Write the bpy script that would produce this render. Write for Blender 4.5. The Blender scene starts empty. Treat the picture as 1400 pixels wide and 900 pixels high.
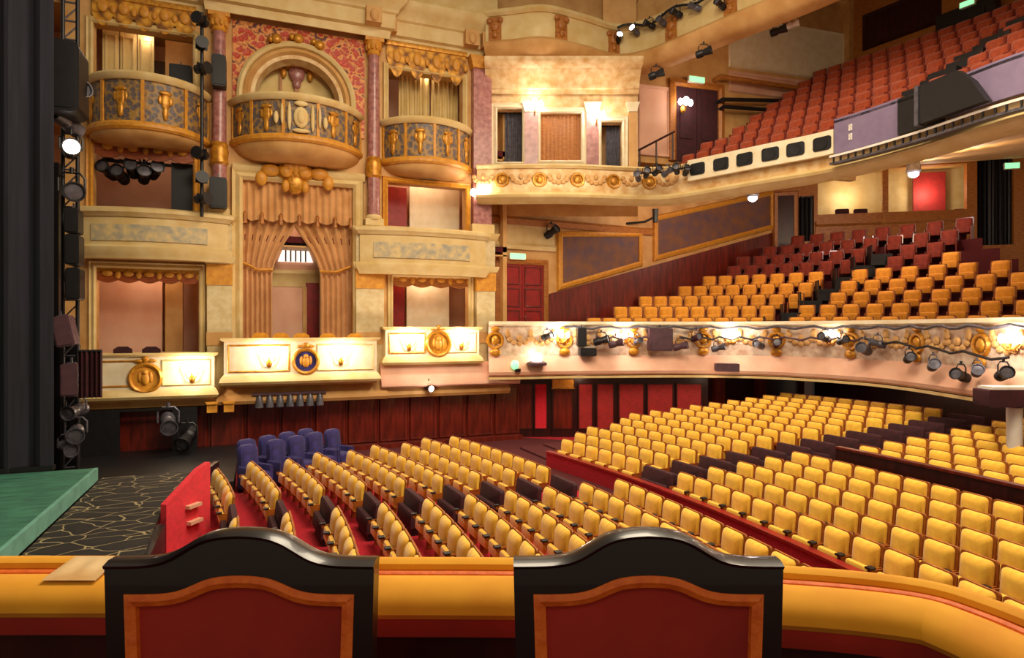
import bpy, bmesh, math, random
from mathutils import Matrix, Vector
random.seed(7)
C = bpy.context.scene.collection
PI = math.pi
FPX, TH, H = 880.0, math.radians(21.5), 4.0     # focal length in px (1400 wide), yaw, eye height over the stalls floor
ST, CT = math.sin(TH), math.cos(TH)

# ---------------------------------------------------------------- materials
def lin(h):
    if isinstance(h, str):
        h = h.lstrip('#'); c = [int(h[i:i+2], 16)/255 for i in (0, 2, 4)]
    else: c = [x/255 for x in h]
    return [x/12.92 if x <= .04045 else ((x+.055)/1.055)**2.4 for x in c] + [1]
def newmat(name):
    m = bpy.data.materials.new(name); m.use_nodes = True
    nt = m.node_tree; b = nt.nodes['Principled BSDF']
    return m, nt, b
def nd(nt, t, **kw):
    n = nt.nodes.new(t)
    for k, v in kw.items():
        if k in n.inputs: n.inputs[k].default_value = v
        else: setattr(n, k, v)
    return n
def coords(nt, scale=(1, 1, 1), obj=True):
    tc = nd(nt, 'ShaderNodeTexCoord'); mp = nd(nt, 'ShaderNodeMapping'); mp.inputs['Scale'].default_value = scale
    nt.links.new(tc.outputs['Object' if obj else 'Generated'], mp.inputs['Vector']); return mp.outputs['Vector']
def ramp(nt, fac, stops, interp='LINEAR'):
    r = nd(nt, 'ShaderNodeValToRGB'); r.color_ramp.interpolation = interp
    e = r.color_ramp.elements
    while len(e) < len(stops): e.new(.5)
    for el, (p, c) in zip(e, stops): el.position = p; el.color = lin(c)
    nt.links.new(fac, r.inputs['Fac']); return r.outputs['Color']
def bump(nt, b, fac, strength=.3, dist=.02):
    bp = nd(nt, 'ShaderNodeBump', Strength=strength, Distance=dist)
    nt.links.new(fac, bp.inputs['Height']); nt.links.new(bp.outputs['Normal'], b.inputs['Normal'])
def plain(name, c1, c2=None, rough=.6, scale=4, metal=0, bmp=0, sheen=0, stretch=(1, 1, 1), detail=4, coat=0):
    m, nt, b = newmat(name)
    n = nd(nt, 'ShaderNodeTexNoise', Scale=scale, Detail=detail); nt.links.new(coords(nt, stretch), n.inputs['Vector'])
    nt.links.new(ramp(nt, n.outputs['Fac'], [(.3, c1), (.7, c2 or c1)]), b.inputs['Base Color'])
    b.inputs['Roughness'].default_value = rough; b.inputs['Metallic'].default_value = metal
    b.inputs['Sheen Weight'].default_value = sheen; b.inputs['Coat Weight'].default_value = coat
    if bmp: bump(nt, b, n.outputs['Fac'], bmp)
    return m
def voro(name, stops, rough=.5, scale=6, metal=0, bmp=.4, feature='F1', stretch=(1, 1, 1), interp='LINEAR', warp=0):
    m, nt, b = newmat(name)
    v = nd(nt, 'ShaderNodeTexVoronoi', feature=feature, Scale=scale); co = coords(nt, stretch)
    if warp:
        nz = nd(nt, 'ShaderNodeTexNoise', Scale=scale*.7, Detail=2); nt.links.new(co, nz.inputs['Vector'])
        mx = nd(nt, 'ShaderNodeMixRGB', Fac=warp); mx.blend_type = 'ADD'
        nt.links.new(co, mx.inputs[1]); nt.links.new(nz.outputs['Color'], mx.inputs[2]); co = mx.outputs[0]
    nt.links.new(co, v.inputs['Vector'])
    nt.links.new(ramp(nt, v.outputs['Distance'], stops, interp), b.inputs['Base Color'])
    b.inputs['Roughness'].default_value = rough; b.inputs['Metallic'].default_value = metal
    if bmp: bump(nt, b, v.outputs['Distance'], bmp, .03)
    return m
def emit(name, c, s):
    m, nt, b = newmat(name)
    b.inputs['Base Color'].default_value = lin(c); b.inputs['Emission Color'].default_value = lin(c); b.inputs['Emission Strength'].default_value = s
    return m
M = dict(
    cream=plain('cream_plaster', '#dec68e', '#cfae6c', .55, 2.2, bmp=.08),
    cream2=plain('warm_plaster', '#d6a868', '#bd8848', .6, 1.6, bmp=.06),
    pale=plain('pale_plaster', '#efe3c6', '#e3cfa6', .5, 3, bmp=.06),
    pink=plain('pink_plaster', '#e3b598', '#d59d80', .7, 1.2),
    stone=plain('stone_block', '#d3c296', '#c4ab78', .7, 6, bmp=.05),
    gold=plain('gilding', '#d79a2c', '#a8681a', .38, 9, metal=.35, bmp=.3),
    ochre=plain('ochre_paint', '#d9992f', '#c07d22', .5, 7, bmp=.2),
    oak=plain('golden_oak', '#b9762c', '#8d4f1a', .45, 5, stretch=(1, 1, 6)),
    lamb=voro('gold_brocade', [(0, '#e8b13c'), (.45, '#c98a20'), (.8, '#7a4a12')], .5, 4.5, .2, .6),
    mosaic=voro('blue_grey_mosaic', [(0, '#7d6a5a'), (.35, '#4f4a52'), (.7, '#a07a3c')], .5, 7, 0, .5),
    frieze=plain('painted_frieze', '#dcc184', '#9a978a', .6, 5, bmp=.4, detail=6),
    red_mosaic=voro('red_gold_mosaic', [(0, '#d9521c'), (.4, '#a82612'), (.65, '#e79a4c'), (.85, '#5a1208')], .5, 5, 0, .6, warp=.4),
    ornate=plain('ornate_cream', '#ecd2a0', '#cb9752', .55, 3.5, bmp=.5, detail=6),
    ornate2=plain('ornate_fascia', '#ecd9c2', '#b98f70', .55, 4, bmp=.5, detail=6),
    marble=plain('pink_marble', '#b98078', '#8a5450', .25, 7, detail=8),
    curtain=plain('peach_curtain', '#d9a468', '#c28a4c', .8, 2, sheen=.3),
    cream_curt=plain('cream_curtain', '#e2c98c', '#cdae68', .8, 2, sheen=.2),
    wood_red=plain('mahogany_panel', '#7a2414', '#4a130a', .32, 3, stretch=(3, 3, .5), coat=.3),
    wood_dark=plain('dark_mahogany', '#3c120d', '#240907', .35, 3, stretch=(3, 3, .5)),
    red_pad=plain('red_cloth_wall', '#a81916', '#8c120f', .7, 8, sheen=.2),
    door_red=plain('red_door', '#9a1a14', '#7c120f', .4, 5),
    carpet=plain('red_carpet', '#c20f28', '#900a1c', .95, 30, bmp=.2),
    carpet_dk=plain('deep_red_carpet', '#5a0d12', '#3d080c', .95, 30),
    red_fab=plain('bright_red_cover', '#e80f2c', '#cc0a22', .75, 12, sheen=.3),
    yellow=plain('gold_velvet', '#fccb3c', '#eeb028', .75, 9, sheen=.4),
    yellow2=plain('amber_velvet', '#f3a81c', '#de8c12', .75, 9, sheen=.4),
    orange=plain('burnt_orange_velvet', '#b44608', '#8c3006', .8, 9, sheen=.3),
    seat_wood=plain('seat_mahogany', '#a8541c', '#7e3611', .4, 6, stretch=(1, 1, 5)),
    amber=plain('amber_shell', '#b0600f', '#85440a', .55, 6),
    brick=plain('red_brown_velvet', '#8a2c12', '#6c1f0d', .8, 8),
    maroon=plain('maroon_upholstery', '#43101a', '#2b0810', .8, 8),
    blue=plain('violet_blue_cover', '#352c78', '#1d1848', .8, 6, sheen=.1),
    velvet=plain('ledge_velvet', '#f2ae1c', '#df9410', .85, 5, sheen=.08),
    gimp=plain('orange_trim', '#ee761c', '#d65c10', .6, 40, bmp=.3),
    ch_wood=plain('ebonised_wood', '#170705', '#0a0303', .3, 4, coat=.25, stretch=(1, 4, 1)),
    ch_velvet=plain('chair_red_velvet', '#b42c1c', '#861a13', .85, 3, sheen=.05),
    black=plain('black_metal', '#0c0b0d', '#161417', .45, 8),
    grey=plain('grey_metal', '#6b6870', '#4b4850', .4, 8, metal=.4),
    purple_box=plain('plum_box', '#5b3c45', '#4a2f38', .6, 5),
    mauve=plain('mauve_board', '#82718c', '#74637f', .7, 3),
    drape=plain('black_blue_drape', '#22222f', '#15151d', .9, 2, stretch=(5, 5, .3)),
    stage=plain('green_stage_floor', '#3f7f66', '#28584a', .7, 2.5, stretch=(1, 3, 1)),
    stage_edge=plain('green_stage_edge', '#6fa898', '#558b7c', .7, 3),
    net=voro('pit_net', [(0, '#b7a577'), (.014, '#6a5e44'), (.032, '#0d0c0b'), (1, '#2a2320')], .8, 1.7, 0, .2, feature='DISTANCE_TO_EDGE', stretch=(1.0, 1.5, 1), warp=.4),
    tapestry=plain('brown_tapestry', '#85552c', '#5c4450', .7, 2, detail=8),
    bulb=emit('warm_bulb', '#fff0d8', 14), bulb2=emit('cool_bulb', '#fff6f0', 20),
    exit=emit('exit_green', '#86e29c', 1.6), white=plain('white_paint', '#efe9e0', '#e2d8c8', .5),
    glowdoor=emit('bright_fanlight', '#fff4e6', 1.3),
)

# ---------------------------------------------------------------- planes, meshes, things
class Pl:
    """A vertical working plane: u along it, w behind it, z measured from eye height."""
    def __init__(s, o=(0, 0), ang=0.0):
        s.o, s.ang = o, ang; s.eu = (math.cos(ang), math.sin(ang)); s.ew = (-s.eu[1], s.eu[0])
        s.mat = Matrix.Translation((o[0], o[1], H)) @ Matrix.Rotation(ang, 4, 'Z')
    def at(s, px, py, w=0.0):
        a, b = (px-700)/FPX, (450-py)/FPX
        dx, dy = ST+CT*a, CT-ST*a
        k = (w+s.o[0]*s.ew[0]+s.o[1]*s.ew[1])/(dx*s.ew[0]+dy*s.ew[1])
        x, y = k*dx-s.o[0], k*dy-s.o[1]
        return (x*s.eu[0]+y*s.eu[1], k*b)
    def u(s, px, w=0.0): return s.at(px, 450, w)[0]
    def rect(s, x0, y0, x1, y1, w=0.0):            # photo rectangle -> u0, u1, z0, z1
        xm = (x0+x1)/2
        return s.u(x0, w), s.u(x1, w), s.at(xm, y1, w)[1], s.at(xm, y0, w)[1]
def pd(px, d):                                    # column and distance -> world x, y
    a = (px-700)/FPX; return (d*(ST+CT*a), d*(CT-ST*a))
def plane2(p, q):
    a, b = pd(*p), pd(*q); return Pl(a, math.atan2(b[1]-a[1], b[0]-a[0]))
W = Pl(); CAM = Pl((0, 0), -TH); FA = Pl((0, 22), 0)      # world, square to the lens, the wall of boxes

class MB:
    def __init__(s): s.v, s.f, s.mi, s.x, s.cm = [], [], [], None, 0
    def add(s, vs, fs):
        b = len(s.v)
        s.v += [s.x @ Vector(p) for p in vs] if s.x else [Vector(p) for p in vs]
        s.f += [tuple(b+i for i in f) for f in fs]; s.mi += [s.cm]*len(fs); return s
    def box(s, x0, x1, y0, y1, z0, z1):
        return s.add([(x0,y0,z0),(x1,y0,z0),(x1,y1,z0),(x0,y1,z0),(x0,y0,z1),(x1,y0,z1),(x1,y1,z1),(x0,y1,z1)],
                     [(3,2,1,0),(4,5,6,7),(0,1,5,4),(1,2,6,5),(2,3,7,6),(3,0,4,7)])
    def rbox(s, x0, x1, y0, y1, z0, z1, r=.02, ax='z'):      # box with rounded edges seen along ax
        def rr(a0, a1, b0, b1):
            o = []
            for cx, cy, t0 in ((a1-r, b1-r, 0), (a0+r, b1-r, 90), (a0+r, b0+r, 180), (a1-r, b0+r, 270)):
                for k in range(4): t = math.radians(t0+k*30); o.append((cx+r*math.cos(t), cy+r*math.sin(t)))
            return o
        if ax == 'z': return s.ext(rr(x0, x1, y0, y1), z0, z1, 'z')
        if ax == 'y': return s.ext(rr(x0, x1, z0, z1), y0, y1, 'y')
        return s.ext(rr(y0, y1, z0, z1), x0, x1, 'x')
    def ext(s, poly, a, b, ax='y'):                # polygon extruded along an axis
        n = len(poly); vs = []
        for h in (a, b):
            for p, q in poly: vs.append({'y': (p, h, q), 'z': (p, q, h), 'x': (h, p, q)}[ax])
        return s.add(vs, [tuple(range(n)), tuple(range(2*n-1, n-1, -1))] + [(i, (i+1) % n, n+(i+1) % n, n+i) for i in range(n)])
    def lathe(s, prof, c=(0, 0, 0), n=16, ax='z'):
        vs, m = [], len(prof)
        for i in range(n):
            t = 2*PI*i/n
            for r, h in prof:
                p = (r*math.cos(t), r*math.sin(t), h)
                if ax == 'y': p = (p[0], p[2], p[1])
                if ax == 'x': p = (p[2], p[0], p[1])
                vs.append((p[0]+c[0], p[1]+c[1], p[2]+c[2]))
        fs = [(i*m+j, ((i+1) % n)*m+j, ((i+1) % n)*m+j+1, i*m+j+1) for i in range(n) for j in range(m-1)]
        fs += [tuple(i*m for i in range(n))[::-1], tuple(i*m+m-1 for i in range(n))]
        return s.add(vs, fs)
    def cyl(s, c, r, h0, h1, ax='z', n=14): return s.lathe([(r, h0), (r, h1)], c, n, ax)
    def ell(s, c, r, nu=12, nv=7):
        prof = [(math.sin(PI*k/nv), -math.cos(PI*k/nv)) for k in range(nv+1)]; prof[0] = (.02, -1); prof[-1] = (.02, 1)
        vs, m = [], len(prof)
        for i in range(nu):
            t = 2*PI*i/nu
            for q, h in prof: vs.append((c[0]+r[0]*q*math.cos(t), c[1]+r[1]*q*math.sin(t), c[2]+r[2]*h))
        fs = [(i*m+j, ((i+1) % nu)*m+j, ((i+1) % nu)*m+j+1, i*m+j+1) for i in range(nu) for j in range(m-1)]
        fs += [tuple(i*m for i in range(nu))[::-1], tuple(i*m+m-1 for i in range(nu))]
        return s.add(vs, fs)
    def tube(s, pts, r, n=8):
        vs = []; P = [Vector(p) for p in pts]
        for i, p in enumerate(P):
            t = (P[min(i+1, len(P)-1)]-P[max(i-1, 0)]).normalized()
            a = t.cross(Vector((0, 0, 1)) if abs(t.z) < .9 else Vector((1, 0, 0))).normalized(); b = t.cross(a)
            rr = r[i] if isinstance(r, (list, tuple)) else r
            vs += [p+(a*math.cos(2*PI*k/n)+b*math.sin(2*PI*k/n))*rr for k in range(n)]
        fs = [(i*n+k, i*n+(k+1) % n, (i+1)*n+(k+1) % n, (i+1)*n+k) for i in range(len(P)-1) for k in range(n)]
        fs += [tuple(range(n))[::-1], tuple(range((len(P)-1)*n, len(P)*n))]
        return s.add(vs, fs)
    def sweep(s, path, prof, closed=False, vert=False, flip=False):
        """profile (out, height) along a plan path; out is to the right of the path. vert: path in (u, z), height is w."""
        n, m, vs = len(path), len(prof), []
        def nor(a, b):
            dx, dy = b[0]-a[0], b[1]-a[1]; L = math.hypot(dx, dy) or 1; return (dy/L, -dx/L)
        for i in range(n):
            if closed: n1, n2 = nor(path[i-1], path[i]), nor(path[i], path[(i+1) % n])
            else: n1, n2 = nor(path[max(i-1, 0)], path[max(i, 1)]), nor(path[min(i, n-2)], path[min(i+1, n-1)])
            k = max(.4, 1+n1[0]*n2[0]+n1[1]*n2[1]); mx, my = (n1[0]+n2[0])/k, (n1[1]+n2[1])/k
            if flip: mx, my = -mx, -my
            for o, h in prof:
                p = (path[i][0]+mx*o, path[i][1]+my*o)
                vs.append((p[0], h, p[1]) if vert else (p[0], p[1], h))
        fs = [(i*m+j, i*m+(j+1) % m, ((i+1) % n)*m+(j+1) % m, ((i+1) % n)*m+j) for i in range(n if closed else n-1) for j in range(m)]
        if not closed: fs += [tuple(range(m)), tuple(range((n-1)*m, n*m))[::-1]]
        return s.add(vs, fs)
    def grid(s, fn, nu, nv):
        vs = [fn(i/nu, j/nv) for i in range(nu+1) for j in range(nv+1)]; k = nv+1
        return s.add(vs, [(i*k+j, (i+1)*k+j, (i+1)*k+j+1, i*k+j+1) for i in range(nu) for j in range(nv)])
    def mesh(s, name, mats, base=(0, 0, 0), ang=35, bev=0):
        me = bpy.data.meshes.new(name); b = Vector(base)
        me.from_pydata([p-b for p in s.v], [], s.f)
        bm = bmesh.new(); bm.from_mesh(me)
        bmesh.ops.recalc_face_normals(bm, faces=bm.faces); bm.to_mesh(me); bm.free()
        for m in mats: me.materials.append(m)
        me.polygons.foreach_set('material_index', s.mi)
        me.polygons.foreach_set('use_smooth', [True]*len(me.polygons)); me.set_sharp_from_angle(angle=math.radians(ang))
        return me
def mats_of(m): return [M[x] for x in ([m] if isinstance(m, str) else m)]
def tag(o, label=None, cat=None, group=None, kind=None):
    for k, v in (('label', label), ('category', cat), ('group', group), ('kind', kind)):
        if v: o[k] = v
    return o
class Thing:
    def __init__(s, name, label, cat, pl=W, base=(0, 0, 0), group=None, kind=None):
        s.base = base; s.e = bpy.data.objects.new(name, None); s.e.empty_display_size = .1; C.objects.link(s.e)
        s.e.matrix_world = pl.mat @ Matrix.Translation(base); tag(s.e, label, cat, group, kind); s.ps = {}
    def part(s, name, mb, mat, parent=None, label=None, ang=35):
        o = bpy.data.objects.new(name, mb.mesh(name, mats_of(mat), s.base, ang)); C.objects.link(o)
        o.parent = parent or s.e
        if label: o['label'] = label
        return o
def solo(name, label, cat, mb, mat, pl=W, base=(0, 0, 0), group=None, kind=None, ang=35):
    o = bpy.data.objects.new(name, mb.mesh(name, mats_of(mat), base, ang)); C.objects.link(o)
    o.matrix_world = pl.mat @ Matrix.Translation(base); return tag(o, label, cat, group, kind)
def struct(name, mb, mat, pl=W, ang=35, label=None): return solo(name, label, None, mb, mat, pl, kind='structure', ang=ang)
def copy_tree(o, parent=None):
    c = o.copy(); C.objects.link(c)
    if parent: c.parent = parent
    for ch in o.children: copy_tree(ch, c)
    return c
def lamp(loc, energy, color=(1, .82, .6), size=.12, pl=W, kind='POINT', rot=None, spot=None):
    l = bpy.data.lights.new('lamp', kind); l.energy = energy; l.color = color
    if kind == 'AREA': l.shape = 'RECTANGLE'; l.size, l.size_y = size
    else: l.shadow_soft_size = size
    if spot: l.spot_size = spot; l.spot_blend = .6
    o = bpy.data.objects.new('lamp', l); C.objects.link(o); o.matrix_world = pl.mat @ Matrix.Translation(loc)
    if rot: o.rotation_euler = rot
    return o
def arc(u0, u1, s, n=20, w0=0.0):                 # plan arc from (u0,w0) to (u1,w0) bowing s towards the room (-w)
    h = (u1-u0)/2; R = (h*h+s*s)/(2*s); cx, cy = (u0+u1)/2, w0+R-s; A = math.asin(min(1, h/R)); A = A if s <= h else PI-A
    return [(cx+R*math.sin(-A+2*A*i/n), cy-R*math.cos(-A+2*A*i/n)) for i in range(n+1)]
def spline(pts, n=6):
    out = []
    for i in range(len(pts)-1):
        p0, p1, p2, p3 = pts[max(i-1, 0)], pts[i], pts[i+1], pts[min(i+2, len(pts)-1)]
        for k in range(n):
            t = k/n; out.append(tuple(.5*(2*p1[j]+(p2[j]-p0[j])*t+(2*p0[j]-5*p1[j]+4*p2[j]-p3[j])*t*t+(3*p1[j]-p0[j]-3*p2[j]+p3[j])*t**3) for j in range(len(p1))))
    return out+[tuple(pts[-1])]
def along(path, frac):                            # point and heading part-way along a plan path
    L = [math.dist(path[i], path[i+1]) for i in range(len(path)-1)]; d = frac*sum(L)
    for i, l in enumerate(L):
        if d <= l or i == len(L)-1:
            t = d/l; a, b = path[i], path[i+1]
            return (a[0]+(b[0]-a[0])*t, a[1]+(b[1]-a[1])*t), math.atan2(b[1]-a[1], b[0]-a[0])
        d -= l
def on(path, frac, z=0, out=0):                   # a frame at a point of a plan path: x along, y behind, z up
    (x, y), h = along(path, frac); return Matrix.Translation((x+math.sin(h)*out, y-math.cos(h)*out, z)) @ Matrix.Rotation(h, 4, 'Z')
def frame_mb(u0, u1, z0, z1, prof):               # mitred frame around a rectangle; profile (outwards, w)
    return MB().sweep([(u0, z0), (u1, z0), (u1, z1), (u0, z1)], prof, True, True)
def wall_mb(u0, u1, z0, z1, w0, w1, holes):
    us = sorted({u0, u1, *[min(max(h[i], u0), u1) for h in holes for i in (0, 1)]}); zs = sorted({z0, z1, *[min(max(h[i], z0), z1) for h in holes for i in (2, 3)]})
    m = MB()
    for a, b in zip(us, us[1:]):
        run = None
        for c, d in zip(zs, zs[1:]):
            x, z = (a+b)/2, (c+d)/2
            if any(h[0] < x < h[1] and h[2] < z < h[3] for h in holes):
                if run: m.box(a, b, w0, w1, run[0], run[1]); run = None
            else: run = (run[0], d) if run else (c, d)
        if run: m.box(a, b, w0, w1, run[0], run[1])
    return m
MOULD = [(0, 0), (0, -.10), (.06, -.14), (.12, -.08), (.2, -.1), (.24, 0)]
ORD = 'zeroth first second third fourth fifth sixth seventh eighth ninth tenth eleventh twelfth thirteenth fourteenth fifteenth sixteenth seventeenth eighteenth nineteenth twentieth'.split()
for k in range(1, 10): ORD.append('twenty-'+ORD[k])
# ---------------------------------------------------------------- stalls floor and seats
struct('floor', MB().box(-14, 27, -4, 25.5, -4.25, -4.0), 'carpet')
CX, CY = -25.0, 10.3                               # the rows are arcs about a point behind the stage
def row_pt(x, y): R = x-CX; return CX+math.sqrt(R*R-(y-CY)**2), y
def row_rot(x, y): px, py = row_pt(x, y); return math.atan2(py-CY, px-CX)
FZ = -3.81
def rise(x): return max(0.0, .07*(x-8.0))
step = MB()
for j in range(0, 16):
    x0 = 8.6+j*.78
    step.add(*(lambda pts: (pts, [(0, 1, 3, 2), (4, 6, 7, 5), (0, 2, 6, 4), (1, 5, 7, 3), (0, 4, 5, 1), (2, 3, 7, 6)]))(
        [(*row_pt(x0-.55, yy), z) if e == 0 else (*row_pt(x0+12.2-j*.78, yy), z) for e in (0, 1) for yy in (3.0, 18.9) for z in (-4, FZ+rise(x0-.5))]))
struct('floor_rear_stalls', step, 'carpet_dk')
plat = [(-1.0, 3.0), (*row_pt(8.3, 3.0),)]+[row_pt(8.3, 3+15.4*k/12) for k in range(1, 13)]+[(6.0, 18.2), (-1.0, 16.0)]
struct('floor_front_stalls', MB().ext(plat, -4, FZ, 'z'), 'carpet')

def pad_rings(w, z0, z1, r, lean, xs):
    """rounded-top pad facing -x: rings of (x, inset)"""
    out = []
    for x, ins in xs:
        h = w/2-ins; ring = [(-h, z0+ins), (h, z0+ins)]
        for k in range(5): t = PI/2*k/4; ring.append((h-r+r*math.cos(t), z1-ins-r+r*math.sin(t)))
        for k in range(5): t = PI/2+PI/2*k/4; ring.append((-h+r+r*math.cos(t), z1-ins-r+r*math.sin(t)))
        out.append([(x+lean*(z-z0), y, z) for y, z in ring])
    return out
def loft(mb, rings):
    n = len(rings[0]); vs = [p for r in rings for p in r]
    return mb.add(vs, [tuple(range(n)), tuple(range((len(rings)-1)*n, len(rings)*n))[::-1]] + [(i*n+k, i*n+(k+1) % n, (i+1)*n+(k+1) % n, (i+1)*n+k) for i in range(len(rings)-1) for k in range(n)])
def back_mb(mb=None, w=.46): return loft(mb or MB(), pad_rings(w, .24, .755, .065, .10, [(-.075, .13), (-.067, .09), (-.05, .05), (-.025, .02), (.0, .002), (.03, 0)]))
def shell_mb(mb=None, w=.535): return loft(mb or MB(), pad_rings(w, .20, .77, .045, .10, [(.032, 0), (.06, 0), (.07, .02)]))
def cush_mb(mb=None, w=.42): return loft(mb or MB(), pad_rings(w, .24, .46, .04, .06, [(-.15, .04), (-.14, .012), (-.12, 0), (-.085, 0)]))
def side_mb(mb, y): return mb.ext([(-.06, 0), (.06, 0), (.08, .46), (-.17, .46), (-.16, .41), (-.07, .34)], y-.016, y+.016)
def arm_mb(mb, y): return mb.rbox(-.20, -.10, y-.026, y+.026, .462, .50, .016, 'x')
def make_seat(full=True):
    t = Thing('stalls_chair', 'x', 'theatre seat', Pl((0, 0), 0), (0, 0, -4), 'gold velvet seats of the stalls')
    t.base = (0, 0, 0)
    t.part('backrest', back_mb(), 'yellow', ang=70); t.part('back_shell', shell_mb(), 'amber'); t.part('seat_cushion', cush_mb(), 'yellow')
    if full:
        for y in (-.252, .252):
            f = t.part('side_frame', side_mb(MB(), y), 'amber'); t.part('armrest', arm_mb(MB(), y), 'black', f, 'dark armrest')
    else: t.part('side_frame', side_mb(MB(), -.252), 'seat_wood'); t.part('side_frame', side_mb(MB(), .252), 'seat_wood')
    return t.e
def seat_mesh(name, m_pad, m_shell, cushion=True):
    mb = MB(); mb.cm = 0; back_mb(mb); 
    if cushion: cush_mb(mb)
    mb.cm = 1; shell_mb(mb)
    for y in (-.25, .25): mb.rbox(-.17, .07, y-.018, y+.018, .0, .46, .015, 'x')
    return mb.mesh(name, [M[m_pad], M[m_shell]])
near_seat, far_seat = make_seat(True), make_seat(False)
slots = []                                         # (distance, x, y, floor, label)
P = .555
def block(name, rows, x0, pitch, ya, yb_fn, dirn, lab):
    for r in range(rows):
        x = x0+pitch*r; k = 0; y = ya+dirn*P*.5
        while (y < yb_fn(x) if dirn > 0 else y > yb_fn(x)):
            k += 1; d = ST*x+CT*y; l = CT*x-ST*y
            if d > 6.6 and abs(l)/d < .98:
                X, Y = row_pt(x, y); slots.append((math.hypot(X, Y), X, Y, FZ+rise(x), row_rot(x, y), lab % (ORD[k], ORD[r+1])))
            y += dirn*P
block('FN', 10, -.39, .79, 11.45, lambda x: 4.2, -1, 'gold velvet seat, %s toward the ledge from the stepped aisle, %s front row')
block('FF', 9, -.39, .79, 12.75, lambda x: 15.9+.32*x, 1, 'gold velvet seat, %s toward the panelled wall from the aisle, %s front row')
block('RN', 5, 8.25, .78, 11.45, lambda x: 3.6, -1, 'gold velvet seat, %s toward the ledge from the aisle, %s row past red barrier')
block('RB', 8, 12.95, .78, 11.0, lambda x: 3.6, -1, 'gold velvet seat, %s toward the ledge from the aisle, %s row past dark partition')
block('RF', 14, 8.25, .78, 12.75, lambda x: min(18.2, 16.0+.62*(x-8.25)), 1, 'gold velvet seat, %s toward the wall from the aisle, %s row past red barrier')
slots.sort(key=lambda t: t[0])
print('stalls seats', len(slots))
used = set()
for i, (d, x, y, z, rz, lab) in enumerate(slots[:300]):
    src = near_seat if i < 150 else far_seat
    o = copy_tree(src) if src.name in used else src
    used.add(src.name); o.location = (x, y, z+H); o.rotation_euler = (0, 0, rz); o['label'] = lab
mb = MB()
for d, x, y, z, rz, lab in slots[300:]:
    mb.x = Matrix.Translation((x, y, z)) @ Matrix.Rotation(rz, 4, 'Z'); mb.cm = 0; back_mb(mb); cush_mb(mb); mb.cm = 1; shell_mb(mb)
    for yy in (-.25, .25): mb.box(-.14, .07, yy-.016, yy+.016, 0, .46)
solo('stalls_seating', 'mass of smaller gold velvet seats at the rear of the stalls beneath the circle', 'theatre seats', mb, ['yellow', 'amber'], kind='stuff')

# maroon seats closing the aisle between the two halves of each row
def maroon(i):
    t = Thing('aisle_chair', 'x', 'aisle seat', W, (0, 0, 0), 'dark maroon seats in the stepped aisle')
    t.part('backrest', loft(MB(), pad_rings(.98, .24, .68, .06, .10, [(-.05, .03), (-.03, 0), (.06, 0)])), 'maroon')
    t.part('seat_cushion', loft(MB(), pad_rings(.9, .14, .42, .05, .06, [(-.17, .03), (-.15, 0), (-.07, 0)])), 'maroon')
    t.part('base', MB().box(-.12, .07, -.42, .42, 0, .24), 'black')
    return t.e
ms = None
for i in range(23):
    x = -.39+.79*i if i < 9 else 8.25+.78*(i-9)
    o = copy_tree(ms) if ms else maroon(0)
    ms = ms or o
    X, Y = row_pt(x, 12.1); o.location = (X, Y, FZ+rise(x)+H); o.rotation_euler = (0, 0, row_rot(x, 12.1))
    o['label'] = ('dark maroon aisle seat ending the %s gold row behind the red pit panel' % ORD[i+1]) if i < 9 else ('dark maroon aisle seat in the %s row past the red barrier' % ORD[i-8])
# violet-blue chairs by the wall
def blue():
    t = Thing('blue_chair', 'x', 'chair', W, (0, 0, 0), 'violet-blue chairs by the mahogany wall')
    t.part('backrest', loft(MB(), pad_rings(.5, .42, 1.14, .14, .08, [(-.08, .06), (-.03, 0), (.1, 0), (.13, .04)])), 'blue')
    t.part('seat', loft(MB(), pad_rings(.5, .12, .52, .1, 0, [(-.5, .05), (-.45, 0), (-.05, 0)])), 'blue')
    for y in (-.27, .27): t.part('arm', MB().rbox(-.46, .02, y-.05, y+.05, .1, .66, .045, 'x'), 'blue')
    t.part('base', MB().box(-.44, .08, -.26, .26, 0, .12), 'black')
    return t.e
bs = None
for i in range(9):
    q = (0, .85, 1.51, 2.17, 2.83, .5, 1.16, 1.82, 2.48)[i]; Xx, Y = -.2+.78*q-.43*(i > 4), 17.15+.63*q+.54*(i > 4)
    o = copy_tree(bs) if bs else blue(); bs = bs or o
    o.location = (Xx, Y, -4+H-.02*(i == 0)+.02*(i == 0)); o.rotation_euler = (0, 0, math.radians(129))
    o['label'] = ('%s violet-blue padded chair of the front line, counting from the stage end' % ORD[i+1]) if i < 5 else ('%s violet-blue padded chair of the line against the mahogany wall' % ORD[i-4])

# red barrier behind the front block and dark partition further back
def bar(name, label, x, y0, y1, z0, z1, m, cap):
    path = [row_pt(x, y0+(y1-y0)*k/24) for k in range(25)]
    t = Thing(name, label, 'barrier', W, (*row_pt(x, y0), z0))
    t.part('front', MB().sweep(path, [(-.05, z0), (.05, z0), (.05, z1), (-.05, z1)]), m)
    t.part('cap_rail', MB().sweep(path, [(-.08, z1), (.08, z1), (.08, z1+.05), (-.08, z1+.05)]), cap)
bar('stalls_barrier', 'low red barrier running between front and rear stalls', 7.98, 4.0, 16.2, FZ, -3.42, 'carpet', 'door_red')
bar('stalls_partition', 'low dark mahogany partition crossing the rear stalls seats', 12.25, 4.0, 10.9, FZ+rise(12.25)-.05, FZ+rise(12.25)+.80, 'wood_dark', 'wood_red')

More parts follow.
